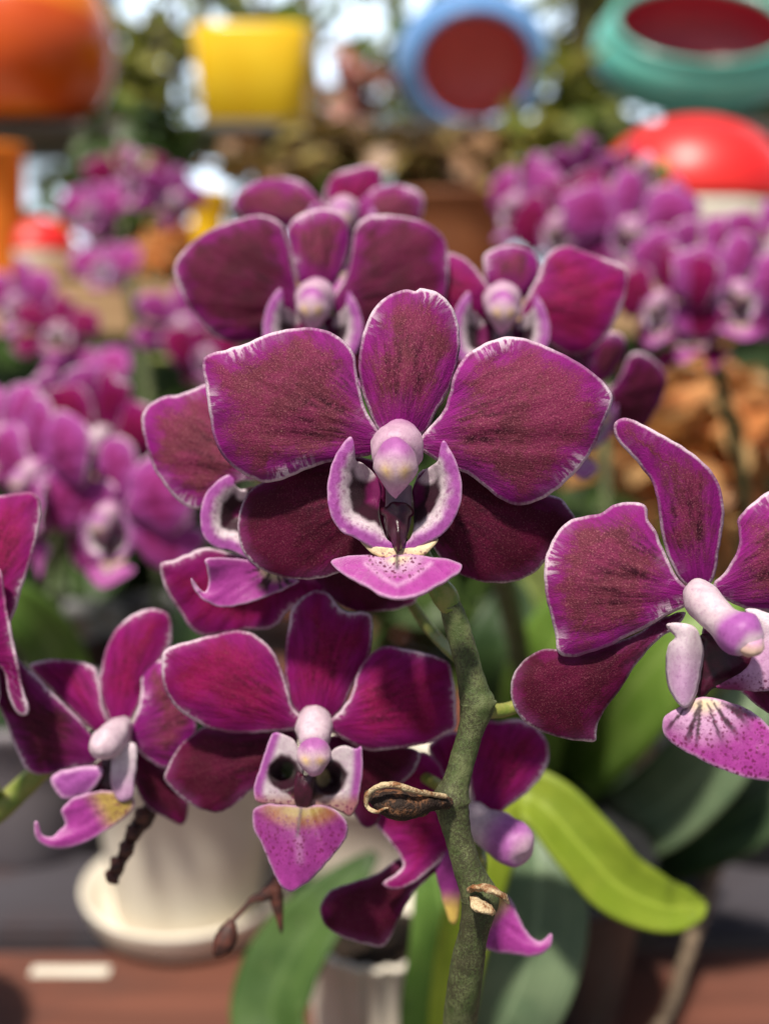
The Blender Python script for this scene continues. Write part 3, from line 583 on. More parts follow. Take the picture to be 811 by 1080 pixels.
patch(f3, 'lip_lobe', A([(375, 412), (325, 445), (285, 490), (268, 560), (270, 620), (290, 670), (330, 700), (380, 710), (440, 735), (490, 765), (520, 720), (500, 640), (510, 560), (520, 480), (470, 462), (430, 475), (405, 455), (395, 428)]), A([(520, 560)])[0], MAT['lip'], h=0.45, ds=0.3, roll=0.1, rip=0.1, tint=lobe_tint(oL3, A([(430, 490)])[0], 8, k3), spot=lobe_spot(oL3, k3), zfun=lobe_z(oL3, 4.0, k3))
def m3_tint(px, py, rho, lam, e):
    c0 = A([(560, 770)])[0]; r = np.hypot(px-c0[0], py-c0[1]); c = bandcol(r, [(0, YEL), (10, CRM*0.8), (22, PNK*0.9), (80, PNK*1.05)])
    ang = np.arctan2(py-c0[1], px-c0[0]); stv = np.array([noise.noise((a*5.0, q*0.01, 4.2)) for a, q in zip(ang, r)])
    c = lerp(c, DRK, sst(stv, 0.05, 0.22)*(1-sst(r, 24, 36))); return lerp(np.array(PALE), c, sst(e, 0.05, 0.6))
patch(f3, 'lip', A([(290, 745), (350, 738), (430, 745), (480, 755), (540, 785), (610, 815), (655, 828), (610, 855), (540, 885), (470, 910), (400, 928), (340, 930), (290, 910), (250, 870), (232, 818), (248, 838), (275, 870), (288, 868), (300, 830), (295, 780)]), A([(560, 770)])[0], MAT['lip'], zb=4, zt=9, cup=2, h=0.5, ds=0.35, tint=m3_tint, seed=25, roll=0.2)
core_tube(f3, [(292, 500, 0, 10), (294, 512, 4, 17), (293, 520, 8, 16), (293, 524, 10, 4)], white_core)
F3 = finish(f3, plantA, 'flower half hidden behind the left side of the main flower')

# --- lower flower
A = lambda pts: Z(150, 600, 2.317, pts)
B = lambda pts: Z(260, 740, 5.143, pts)
f4 = Fl(331, 785, 222); k4 = 222/F
patch(f4, 'sepal', A([(375, 395), (300, 395), (230, 395), (160, 385), (130, 400), (95, 430), (70, 470), (55, 510), (75, 540), (110, 570), (150, 590), (190, 595), (230, 575), (270, 540), (310, 520), (370, 480)]), A([(410, 410)])[0], MAT['sepal'], zb=-4, zt=-8, arch=1, cup=-1, seed=31)
patch(f4, 'sepal', A([(460, 410), (520, 420), (600, 430), (660, 438), (680, 455), (660, 500), (625, 530), (600, 560), (575, 620), (545, 632), (520, 605), (490, 550), (455, 480)]), A([(430, 415)])[0], MAT['sepal'], zb=-4, zt=-8, arch=1, seed=32)
patch(f4, 'sepal', A([(368, 345), (352, 290), (348, 240), (350, 190), (358, 140), (365, 100), (390, 70), (420, 52), (455, 60), (475, 85), (500, 105), (540, 105), (560, 115), (563, 160), (555, 210), (530, 260), (505, 310), (485, 352), (430, 372)]), A([(425, 375)])[0], MAT['bright'], zb=-2, zt=-1, arch=1.5, cup=-2, seed=33)
patch(f4, 'petal', A([(370, 340), (358, 300), (345, 255), (325, 210), (295, 175), (255, 152), (215, 152), (160, 165), (100, 180), (60, 195), (48, 220), (50, 270), (62, 310), (90, 345), (130, 372), (160, 388), (210, 400), (270, 402), (330, 398), (385, 392), (400, 370)]), A([(405, 375)])[0], MAT['bright'], zb=-1, zt=1, arch=2.2, cup=-2.5, seed=34)
patch(f4, 'petal', A([(470, 360), (485, 345), (510, 310), (520, 270), (535, 235), (560, 205), (595, 188), (640, 195), (690, 205), (740, 222), (755, 245), (765, 300), (768, 350), (765, 390), (740, 405), (700, 425), (650, 435), (600, 442), (560, 445), (520, 432), (480, 410), (445, 385)]), A([(440, 375)])[0], MAT['bright'], zb=-1, zt=1, arch=2.2, cup=-2.5, seed=35)
def lobe4(out, hole, see, seec, sr):
    def t(px, py, rho, lam, e):
        d = polyd(px, py, out, k4); c = bandcol(d, [(0.05, PALE), (0.4, LIL), (1.0, LIL), (2.4, WHT*0.72)])
        wv = np.array([noise.noise((a*0.15, b*0.15, 4.0)) for a, b in zip(px, py)])
        r = polyd(px, py, [(hole[0]*0.97+9.6, hole[1]-6), (hole[0], hole[1]+3), (320, 836)], 1.0)/np.interp(py, [800, 815, 845], [0.85, 1.0, 0.6])+wv*2.5; c = lerp(c, DRK, 1-sst(r, 14.0, 21.0)); r2 = np.hypot((px-see[0])*1.25, py-see[1]); c = lerp(c, np.array(seec), 1-sst(r2, sr*0.65, sr*1.15))
        return lerp(c, np.array((0.36, 0.17, 0.10)), sst(py, 834, 848)*0.75)
    def z(px, py, rho, lam, e):
        r = np.hypot(px-hole[0], py-hole[1]); return 5.5-4.5*(1-sst(r, 2, 18))
    return t, z
oA = B([(135, 175), (100, 280), (70, 370), (45, 450), (42, 510), (60, 545)]); t4, z4 = lobe4(oA, B([(200, 395)])[0], B([(222, 372)])[0], (0.045, 0.06, 0.02), 9)
patch(f4, 'lip_lobe', B([(138, 176), (200, 180), (255, 205), (280, 255), (300, 330), (310, 400), (300, 480), (280, 560), (200, 562), (120, 555), (60, 547), (42, 510), (45, 450), (70, 370), (100, 280)]), B([(300, 420)])[0], MAT['lip'], h=0.4, ds=0.3, roll=0.1, rip=0.1, tint=t4, spot=lambda px, py, rho, lam, e: 0.8*sst(py, 830, 842), zfun=z4)
oB = B([(627, 250), (627, 380), (615, 480), (600, 560), (565, 615)]); t4, z4 = lobe4(oB, B([(460, 425)])[0], B([(415, 412)])[0], (0.42, 0.33, 0.16), 10)
patch(f4, 'lip_lobe', B([(626, 250), (590, 255), (530, 240), (480, 255), (440, 300), (390, 360), (340, 420), (340, 500), (350, 570), (400, 572), (460, 575), (520, 600), (565, 617), (600, 560), (616, 480), (627, 380)]), B([(350, 430)])[0], MAT['lip'], h=0.4, ds=0.3, roll=0.1, rip=0.1, tint=t4, spot=lambda px, py, rho, lam, e: 0.8*sst(py, 838, 850), zfun=z4)
patch(f4, 'callus', B([(275, 385), (320, 400), (368, 390), (362, 500), (350, 560), (310, 582), (268, 560), (258, 480)]), B([(315, 400)])[0], MAT['callus'], h=0.4, ds=0.3, th=1.2, zfun=lambda px, py, rho, lam, e: 7.5+0*px)
def m4_tint(px, py, rho, lam, e):
    c0 = B([(300, 560)])[0]; c = bandcol(np.hypot((px-c0[0])*0.55, py-c0[1]), [(0, CRM*0.5), (9, YEL*0.45), (17, BRN*1.6), (30, PNK*0.62), (62, PNK*0.85), (92, PNK*1.35)])
    dl = polyd(px, py, B([(300, 560), (285, 650), (276, 730)]), k4); c = lerp(c, DRK, np.exp(-(dl/0.35)**2)*0.9)
    dl = polyd(px, py, B([(285, 740), (290, 860)]), k4); c = lerp(c, PALE, np.exp(-(dl/0.8)**2)*0.35)
    return lerp(np.array(PALE), c, sst(e, 0.05, 0.6))
patch(f4, 'lip', B([(35, 600), (60, 570), (120, 555), (200, 560), (300, 565), (400, 560), (460, 575), (520, 620), (550, 680), (545, 730), (500, 800), (440, 870), (370, 950), (300, 1005), (250, 1030), (210, 1020), (170, 980), (130, 890), (80, 770), (40, 690)]), B([(300, 540)])[0], MAT['lip'], zb=6, zt=9, arch=2.5, cup=-2.5, roll=0.3, h=0.45, ds=0.3, th=0.6, tint=m4_tint, spot=lambda px, py, rho, lam, e: 0.8*sst(rho, 0.08, 0.25)*(1-sst(rho, 0.55, 0.95)), seed=36)
core_tube(f4, [(331, 752, -3, 8), (331, 757, -1, 15), (331, 764, 2, 19), (331, 775, 5, 17.5), (331, 788, 7, 14), (331, 794, 8.5, 4)], white_core)
egg(f4, 'anther_cap', 331, 798, 8.5, 17.5, 20, 3.4, MAT['lip'], cap_tint, taper=0.3)
F4 = finish(f4, plantA, 'slightly blurred flower with a heart shaped speckled lip below the main flower')

# --- flower behind the stem at the bottom, seen from the side
A = lambda pts: Z(330, 600, 2.252, pts)
f5 = Fl(505, 862, 236); k5 = 236/F
patch(f5, 'petal', A([(392, 372), (440, 362), (490, 358), (530, 375), (555, 410), (560, 450), (545, 490), (510, 530), (470, 560), (430, 590), (390, 585), (370, 480)]), A([(395, 590)])[0], MAT['bright'], zb=0, zt=-3, arch=1, cup=-2, seed=41)
patch(f5, 'petal', A([(275, 420), (330, 385), (370, 420), (370, 520), (340, 520), (300, 480)]), A([(360, 540)])[0], MAT['bright'], zb=-1, zt=-3, seed=42)
patch(f5, 'petal', A([(130, 575), (170, 500), (220, 450), (260, 435), (295, 455), (320, 500), (360, 560), (370, 640), (310, 690), (250, 740), (200, 762), (165, 748), (198, 722), (213, 700), (190, 660), (150, 610)]), A([(380, 600)])[0], MAT['bright'], zb=0, zt=3, arch=2, cup=3, seed=43)
patch(f5, 'sepal', A([(200, 690), (260, 670), (340, 620), (330, 680), (290, 720), (240, 770), (205, 830), (170, 895), (120, 890), (60, 870), (25, 840), (18, 800), (40, 765), (90, 745), (150, 725)]), A([(370, 610)])[0], MAT['sepal'], zb=-2, zt=2, arch=1, cup=-2, seed=44)
patch(f5, 'lip_lobe', A([(290, 690), (330, 670), (350, 740), (345, 830), (325, 838), (300, 760)]), A([(350, 700)])[0], MAT['lip'], h=0.5, ds=0.35, tint=lambda px, py, rho, lam, e: lerp(np.array(PNK)*0.8, np.array(YEL), sst(py, 935, 960)), zfun=lambda px, py, rho, lam, e: 2+0*px)
patch(f5, 'lip', A([(400, 890), (410, 820), (440, 770), (470, 785), (490, 830), (515, 870), (540, 884), (566, 866), (562, 900), (530, 920), (480, 917), (430, 908)]), A([(400, 800)])[0], MAT['lip'], zb=3, zt=7, cup=-1, h=0.5, ds=0.35, tint=lambda px, py, rho, lam, e: lerp(lerp(np.array(YEL)*0.8, np.array(PNK)*0.95, sst(rho, 0.1, 0.35)), np.array(PALE), 1-sst(e, 0.1, 0.7)), spot=lambda px, py, rho, lam, e: 0.5*(1-sst(rho, 0.3, 0.8)), seed=45)
core_tube(f5, [(*A([(370, 580)])[0], 0, 14), (*A([(400, 605)])[0], 3, 18), (*A([(440, 628)])[0], 6, 22), (*A([(475, 652)])[0], 9, 23), (*A([(498, 664)])[0], 11, 18), (*A([(510, 674)])[0], 12, 5)], lambda t, v: lerp(lerp(np.array(WHT)*0.75, np.array((0.42, 0.13, 0.40)), sst(t, 0.25, 0.55)), np.array((0.60, 0.40, 0.50)), sst(t, 0.72, 0.95)))
F5 = finish(f5, plantA, 'side view flower behind the lower stem with a pointed pink lip')

# --- stem, nodes, pedicels, dry bracts
def wtube(name, parent, path, mat, seg=18, dens=6, lump=0.0, flat=1.0):
    """tube through the world: path of (px,py,depth mm,radius px)"""
    q = smooth_path(path, dens); pts = [rel(parent, W(a, b, c)) for a, b, c, r in q]
    v, f = tube_geo(pts, [max(r, 0.2)*c/F*0.001 for a, b, c, r in q], seg, flat)
    if lump:
        for x in v:
            w = noise.noise_vector(Vector(x)*900); x += w*lump*0.001
    o = link(name, v, f, mat, parent)
    bm = bmesh.new(); bm.from_mesh(o.data); bmesh.ops.recalc_face_normals(bm, faces=bm.faces[:]); bm.to_mesh(o.data); bm.free()
    return o
stem = wtube('flower_stem', plantA, [(474, 636, 206, 11), (480, 655, 207, 13), (489, 685, 207, 13.5), (496, 712, 207, 14), (500, 730, 207, 16.5), (503, 742, 207, 19), (501, 754, 207, 16.5), (496, 772, 207, 13.5), (488, 800, 207, 13.5), (481, 825, 207, 14.5), (476, 843, 207, 20), (478, 858, 207, 17), (484, 885, 207, 14.5), (493, 915, 207, 15.5), (502, 936, 207, 18), (506, 948, 207, 20.5), (504, 962, 207, 18), (499, 985, 208, 15.5), (493, 1015, 210, 17.5), (487, 1060, 214, 18), (482, 1110, 224, 18), (474, 1155, 250, 16), (450, 1190, 310, 13), (432, 1195, 345, 11), (430, 1215, 350, 11)], MAT['stem'], 22, 8, 0.12)
wtube('pedicel', plantA, [(477, 645, 206, 10), (470, 630, 206.5, 14), (460, 615, 207, 12), (448, 590, 207, 9), (430, 545, 206, 8), (422, 500, 204, 8)], MAT['pedicel'])
wtube('pedicel', plantA, [(503, 745, 208, 8), (520, 750, 210, 8), (550, 742, 212, 7), (620, 700, 210, 7), (690, 650, 204, 7), (735, 622, 200, 8)], MAT['pedicel'])
wtube('pedicel', plantA, [(496, 705, 209, 7), (450, 660, 232, 6), (380, 560, 236, 6), (310, 520, 230, 6), (292, 502, 227, 7)], MAT['pedicel'])
wtube('pedicel', plantA, [(482, 840, 209, 7), (440, 815, 236, 6), (380, 780, 236, 6), (334, 760, 227, 7)], MAT['pedicel'])
wtube('pedicel', plantA, [(502, 940, 210, 7), (508, 910, 232, 6), (500, 870, 240, 6), (494, 858, 237, 7)], MAT['pedicel'])
wtube('dry_bract', plantA, [(472, 846, 203, 8), (462, 847, 201.5, 9), (450, 846, 200.5, 14), (435, 848, 199.5, 19), (418, 848, 199, 21), (402, 844, 199.5, 15), (392, 838, 200, 9), (386, 838, 200.5, 3)], MAT['dry'], 24, 8, 0.35, flat=0.75)
wtube('dry_bract', plantA, [(470, 840, 201, 3), (452, 837, 198.5, 3), (437, 834, 196, 3), (418, 828, 195, 3.2), (400, 829, 195.2, 3), (388, 838, 196.5, 3), (387, 850, 197, 2.6), (396, 856, 196.5, 2.2), (410, 852, 195.5, 1.2)], MAT['husk'], 10, 6, 0.2)
wtube('dry_bract', plantA, [(496, 938, 203, 6), (508, 936, 200.5, 8), (522, 940, 199.5, 10), (533, 947, 200, 7), (535, 953, 201, 2)], MAT['husk'], 16, 6, 0.5, flat=0.35)
wtube('dry_bract', plantA, [(498, 946, 202.5, 5), (505, 955, 200.5, 10), (514, 958, 200, 10), (520, 962, 201, 4)], MAT['husk'], 16, 6, 0.4, flat=0.5)
wtube('dry_bract', plantA, [(508, 735, 206, 6), (516, 742, 206, 7), (523, 740, 206.5, 2)], MAT['stem'], 14, 5, 0.2)
wtube('bud_stalk', plantA, [(345, 870, 245, 6), (310, 905, 246, 7), (285, 940, 246, 8), (265, 950, 246, 3), (247, 970, 246, 2.5), (240, 978, 246, 3)], MAT['bud'], 12, 5, 0.25)
wtube('bud', plantA, [(245, 970, 245, 3), (242, 980, 245, 9), (237, 992, 245, 12), (231, 1003, 245, 8), (228, 1009, 245, 2)], MAT['bud'], 14, 5, 0.2)
wtube('bud', plantA, [(290, 935, 246, 8), (293, 955, 246, 6), (296, 975, 246, 3), (297, 985, 246, 1)], MAT['bud'], 14, 5, 0.2)

# --- leaves
def strap(name, parent, path, mat, fold=0.25, roll=0.0, n=9, th=1.2):
    """broad strap leaf: path of (px,py,depth mm,half width px); slightly folded along the midrib"""
    q = smooth_path(path, 7); v = []; f = []; nc = n
    pts = [rel(parent, W(a, b, c)) for a, b, c, r in q]
    for i, (a, b, c, r) in enumerate(q):
        tn = (pts[min(i+1, len(q)-1)]-pts[max(i-1, 0)]).normalized(); vw = (CL-(pts[i]+parent.location)).normalized()
        sd = tn.cross(vw).normalized(); nr = sd.cross(tn).normalized()
        sd = (sd*math.cos(roll)+nr*math.sin(roll)); nr = sd.cross(tn).normalized(); hw = r*c/F*0.001/max(0.3, math.cos(roll))
        for j in range(nc):
            u = -1+2*j/(nc-1); v.append(pts[i]+sd*hw*u+nr*(abs(u)**1.4)*hw*fold+nr*0.0006*noise.noise((i*0.3, u*2, roll)))
    for i in range(len(q)-1):
        for j in range(nc-1): f.append((i*nc+j, i*nc+j+1, (i+1)*nc+j+1, (i+1)*nc+j))
    o = link(name, v, f, mat, parent); add_attr(o.data, 'across', [-1+2*(i % nc)/(nc-1) for i in range(len(v))]); m = o.modifiers.new('thickness', 'SOLIDIFY'); m.thickness = th*0.001; m.offset = 0; return o
strap('leaf', plantA, [(470, 1130, 345, 20), (490, 1000, 335, 26), (520, 890, 325, 30), (545, 842, 320, 26), (575, 852, 318, 30), (612, 893, 316, 34), (650, 934, 316, 33), (695, 956, 318, 27), (725, 957, 322, 18), (742, 953, 325, 4)], MAT['leaf_lime'], 0.45, 0.3)
strap('leaf', plantA, [(480, 1150, 350, 26), (530, 1080, 345, 45), (560, 1000, 345, 52), (568, 920, 350, 45), (560, 860, 360, 26), (550, 830, 366, 5)], MAT['leaf_grey'], 0.3, -0.2)
strap('leaf', plantA, [(450, 1140, 350, 24), (460, 1070, 345, 36), (470, 1000, 342, 36), (462, 930, 345, 24), (450, 895, 350, 4)], MAT['leaf_green'], 0.3, 0.2)
strap('leaf', plantA, [(425, 1200, 352, 18), (340, 1165, 362, 28), (288, 1085, 375, 38), (300, 1022, 380, 40), (336, 968, 382, 32), (378, 920, 384, 15), (396, 900, 386, 4)], MAT['leaf_deep'], 0.3, 0.35)
wtube('aerial_root', plantA, [(500, 1195, 350, 6), (600, 1170, 380, 6), (690, 1090, 440, 6), (722, 1015, 470, 7), (742, 950, 490, 9), (755, 905, 495, 11), (772, 880, 495, 16), (764, 858, 495, 11), (746, 835, 495, 6), (738, 790, 495, 5), (742, 750, 495, 3)], MAT['root'], 14, 6, 1.0)

# ------------------------------------------------------------------ left orchid
plantB = empty('orchid_plant', on_plane(-190, 960, 0.075), 'purple orchid entering from the left edge, its flowers seen from the side', 'orchid')
A = lambda pts: Z(0, 600, 3.086, pts)
f6 = Fl(112, 775, 238)
patch(f6, 'petal', A([(100, 310), (170, 295), (250, 300), (310, 320), (325, 370), (335, 440), (355, 510), (330, 540), (280, 510), (220, 450), (160, 390), (110, 340)]), A([(360, 530)])[0], MAT['bright'], zb=-2, zt=-6, arch=1, cup=-2, seed=51)
patch(f6, 'sepal', A([(330, 320), (345, 260), (375, 200), (430, 150), (490, 130), (540, 140), (562, 180), (555, 250), (520, 310), (490, 345), (470, 400), (440, 470), (410, 520), (370, 520), (335, 440), (322, 380)]), A([(390, 530)])[0], MAT['bright'], zb=-3, zt=-4, arch=1, cup=-2, seed=52)
patch(f6, 'petal', A([(420, 530), (445, 470), (460, 400), (462, 330), (500, 300), (550, 310), (610, 400), (640, 520), (600, 600), (550, 650), (480, 620), (430, 570)]), A([(400, 545)])[0], MAT['petal'], zb=-2, zt=-2, arch=1, cup=-2, seed=53)
patch(f6, 'sepal', A([(410, 570), (480, 590), (540, 640), (610, 740), (600, 830), (540, 810), (480, 775), (440, 700)]), A([(400, 555)])[0], MAT['sepal'], zb=-5, zt=-9, seed=54)
patch(f6, 'petal', A([(-10, 90), (12, 130), (38, 215), (60, 290), (120, 350), (190, 420), (260, 490), (310, 555), (330, 600), (300, 640), (230, 652), (150, 670), (90, 655), (50, 580), (20, 500), (-5, 440), (-35, 370), (-45, 220), (-35, 110)]), A([(335, 590)])[0], MAT['plum'], zb=0, zt=5, arch=1.5, cup=-2, seed=55)
patch(f6, 'lip_lobe', A([(375, 590), (400, 570), (440, 568), (447, 620), (440, 680), (430, 745), (385, 755), (360, 690), (362, 630)]), A([(390, 600)])[0], MAT['lip'], h=0.5, ds=0.35, tint=lambda px, py, rho, lam, e: lerp(np.array(WHT)*0.9, np.array(LIL), sst(py, 800, 835)*0.6), zfun=lambda px, py, rho, lam, e: 5+0*px)
patch(f6, 'lip_lobe', A([(165, 690), (195, 658), (245, 648), (300, 640), (335, 650), (320, 700), (275, 740), (205, 748)]), A([(290, 660)])[0], MAT['lip'], h=0.5, ds=0.35, tint=lambda px, py, rho, lam, e: lerp(np.array(LIL), np.array(PALE), 1-sst(e, 0.2, 1.2)), zfun=lambda px, py, rho, lam, e: 6+0*px)
patch(f6, 'callus', A([(245, 680), (300, 640), (365, 620), (385, 745), (320, 760), (260, 740)]), A([(330, 640)])[0], MAT['callus'], h=0.6, th=1.0, zfun=lambda px, py, rho, lam, e: 3+0*px)
patch(f6, 'lip', A([(112, 830), (125, 822), (140, 862), (170, 872), (195, 850), (215, 830), (200, 790), (230, 752), (290, 730), (350, 722), (420, 735), (440, 765), (420, 800), (350, 850), (270, 895), (200, 912), (150, 902), (118, 875)]), A([(400, 750)])[0], MAT['lip'], zb=4, zt=9, cup=1, h=0.5, ds=0.35, tint=lambda px, py, rho, lam, e: lerp(lerp(np.array(YEL)*0.7, np.array(PNK), sst(rho, 0.15, 0.4)), np.array(PALE), 1-sst(e, 0.1, 0.7)), spot=lambda px, py, rho, lam, e: 0.7*(1-sst(rho, 0.2, 0.6)), seed=56)
core_tube(f6, [(*A([(405, 505)])[0], -2, 8), (*A([(385, 530)])[0], 2, 15), (*A([(355, 560)])[0], 6, 17), (*A([(330, 580)])[0], 9, 14), (*A([(318, 590)])[0], 11, 4)], white_core)
F6 = finish(f6, plantB)
f7 = Fl(-10, 680, 224)
patch(f7, 'petal', A([(0, 0), (15, 60), (25, 140), (38, 200), (55, 290), (80, 400), (95, 470), (60, 472), (30, 420), (10, 330), (-40, 280), (-60, 120), (-40, 10)]), A([(-60, 250)])[0], MAT['bright'], zb=0, zt=4, arch=1, cup=-1, seed=57)
patch(f7, 'petal', [(-30, 535), (5, 522), (36, 520), (44, 540), (36, 580), (24, 620), (8, 660), (-25, 650)], (-30, 650), MAT['bright'], zb=0, zt=-4, arch=1, cup=-2, seed=58)
patch(f7, 'sepal', [(-60, 640), (-30, 640), (-5, 690), (0, 740), (-20, 770), (-50, 760), (-70, 700)], (-30, 660), MAT['sepal'], zb=-3, zt=-5, seed=59)
core_tube(f7, [(-34, 660, -2, 8), (-34, 668, 3, 16), (-36, 676, 7, 15), (-37, 680, 9, 4)], white_core)
F7 = finish(f7, plantB)
q = [(-190, 960, 500, 9), (-150, 900, 420, 10), (-70, 880, 300, 12), (-10, 860, 260, 13), (25, 830, 256, 12), (60, 800, 252, 10), (110, 775, 250, 9)]
wtube('flower_stem', plantB, q, MAT['pedicel'], 14, 6, 0.1)
wtube('pedicel', plantB, [(0, 850, 258, 8), (-30, 780, 240, 8), (-45, 700, 230, 8), (-36, 664, 226, 8)], MAT['pedicel'])
wtube('bud_stalk', plantB, [(110, 790, 250, 4), (150, 830, 248, 5), (160, 850, 248, 8), (148, 868, 248, 9), (138, 885, 248, 7), (130, 905, 248, 6), (118, 930, 248, 4)], MAT['bud'], 12, 5, 0.6)
for a, b, r in ((150, 860, 9), (141, 878, 9), (134, 895, 9), (124, 912, 9), (119, 925, 7)):
    wtube('bud', plantB, [(a-7, b-6, 246, 2), (a-3, b-3, 246, r*0.8), (a+1, b+2, 246, r), (a+5, b+7, 246, 2)], MAT['bud'], 12, 4, 0.2)

# ------------------------------------------------------------------ orchid behind the main flower
plantC = empty('orchid_plant', on_plane(560, 905, 0.075), 'blurred purple orchid right behind the main flower, two wide flowers showing above it', 'orchid')
A = lambda pts: Z(130, 160, 2.317, pts)
LIPK = ('lip', 'lip_lobe', 'callus', 'anther_cap', 'lip_stalk')
def add_lip(fl, src):
    for ch in src.children:
        if ch.name.split('.')[0] in LIPK:
            k = ch.copy(); COL.objects.link(k); fl.parts.append(k)
def core_copy(fl): o = F1.copy(); COL.objects.link(o); fl.core = o; o.pop('label', None); return o
f8 = Fl(333, 322, 268)
patch(f8, 'petal', A([(395, 190), (370, 165), (330, 155), (280, 165), (225, 185), (165, 225), (125, 280), (140, 340), (170, 390), (210, 440), (255, 465), (310, 465), (365, 455), (420, 420), (430, 360), (410, 260)]), A([(440, 370)])[0], MAT['plum'], zb=-1, zt=0, arch=2.5, cup=-3, seed=61)
patch(f8, 'sepal', A([(435, 330), (410, 255), (402, 190), (430, 155), (475, 140), (520, 145), (550, 175), (553, 230), (535, 290), (500, 345)]), A([(470, 360)])[0], MAT['petal'], zb=-3, zt=-2, arch=2, cup=-2, seed=62)
patch(f8, 'petal', A([(545, 300), (558, 240), (568, 185), (600, 158), (660, 155), (730, 170), (780, 205), (795, 260), (790, 340), (770, 400), (700, 440), (600, 450), (540, 430), (510, 370)]), A([(500, 370)])[0], MAT['plum'], zb=-1, zt=0, arch=2.5, cup=-3, seed=63)
patch(f8, 'sepal', A([(450, 400), (380, 430), (330, 500), (340, 560), (400, 590), (450, 540), (470, 450)]), A([(470, 400)])[0], MAT['sepal'], zb=-4, zt=-7, seed=64)
patch(f8, 'sepal', A([(500, 400), (560, 430), (620, 500), (600, 570), (540, 590), (500, 540), (480, 450)]), A([(490, 400)])[0], MAT['sepal'], zb=-4, zt=-7, seed=65)
core_copy(f8); add_lip(f8, F1); F8 = finish(f8, plantC); 
B = lambda pts: Z(450, 160, 2.247, pts)
f9 = Fl(527, 325, 272)
patch(f9, 'petal', B([(150, 330), (110, 270), (60, 240), (25, 270), (10, 330), (40, 400), (100, 420), (150, 390)]), B([(165, 360)])[0], MAT['bright'], zb=-1, zt=0, arch=2, cup=-3, seed=66)
patch(f9, 'sepal', B([(150, 330), (135, 280), (140, 240), (200, 220), (255, 240), (268, 290), (235, 345), (190, 360)]), B([(180, 365)])[0], MAT['petal'], zb=-3, zt=-2, arch=2, cup=-2, seed=67)
patch(f9, 'petal', B([(235, 350), (262, 295), (285, 245), (330, 222), (400, 245), (465, 270), (477, 300), (465, 360), (430, 430), (390, 470), (340, 482), (300, 462), (260, 430), (220, 390)]), B([(205, 360)])[0], MAT['bright'], zb=-1, zt=0, arch=2.5, cup=-3, seed=68)
patch(f9, 'sepal', B([(210, 400), (290, 440), (360, 490), (400, 560), (350, 610), (270, 580), (200, 480)]), B([(190, 390)])[0], MAT['sepal'], zb=-4, zt=-7, seed=69)
patch(f9, 'sepal', B([(150, 400), (80, 440), (60, 520), (110, 570), (160, 520), (180, 430)]), B([(170, 390)])[0], MAT['sepal'], zb=-4, zt=-7, seed=70)
core_copy(f9); add_lip(f9, F1); F9 = finish(f9, plantC)
f10 = Fl(362, 230, 330)
patch(f10, 'petal', A([(268, 125), (300, 85), (360, 65), (430, 70), (475, 110), (520, 160), (480, 185), (400, 190), (300, 170)]), A([(530, 170)])[0], MAT['petal'], zb=-1, zt=0, arch=2.5, cup=-3, seed=71)
patch(f10, 'sepal', A([(505, 160), (490, 110), (510, 60), (560, 40), (620, 35), (632, 90), (605, 150), (560, 180)]), A([(545, 180)])[0], MAT['bright'], zb=-3, zt=-2, arch=2, cup=-2, seed=72)
patch(f10, 'petal', A([(570, 150), (590, 100), (660, 80), (720, 95), (735, 130), (710, 190), (640, 210), (570, 190)]), A([(550, 180)])[0], MAT['petal'], zb=-1, zt=0, arch=2.5, cup=-3, seed=73)
core_copy(f10); add_lip(f10, F1); F10 = finish(f10, plantC)
copy_flower(F8, plantC, 620, 420, 300, 0.8, 35, 10, -20)
wtube('flower_stem', plantC, [(560, 905, 600, 10), (560, 800, 520, 10), (540, 650, 400, 12), (490, 480, 320, 12), (440, 360, 300, 11), (390, 280, 330, 9), (362, 235, 338, 6)], MAT['stem'], 14, 6, 0.1)
for a, b, c in ((333, 322, 274), (527, 325, 278), (620, 420, 304)):
    wtube('pedicel', plantC, [(450, 375, 304, 7), ((450+a)/2, (375+b)/2+6, (c+308)/2, 6), (a, b, c, 7)], MAT['pedicel'])

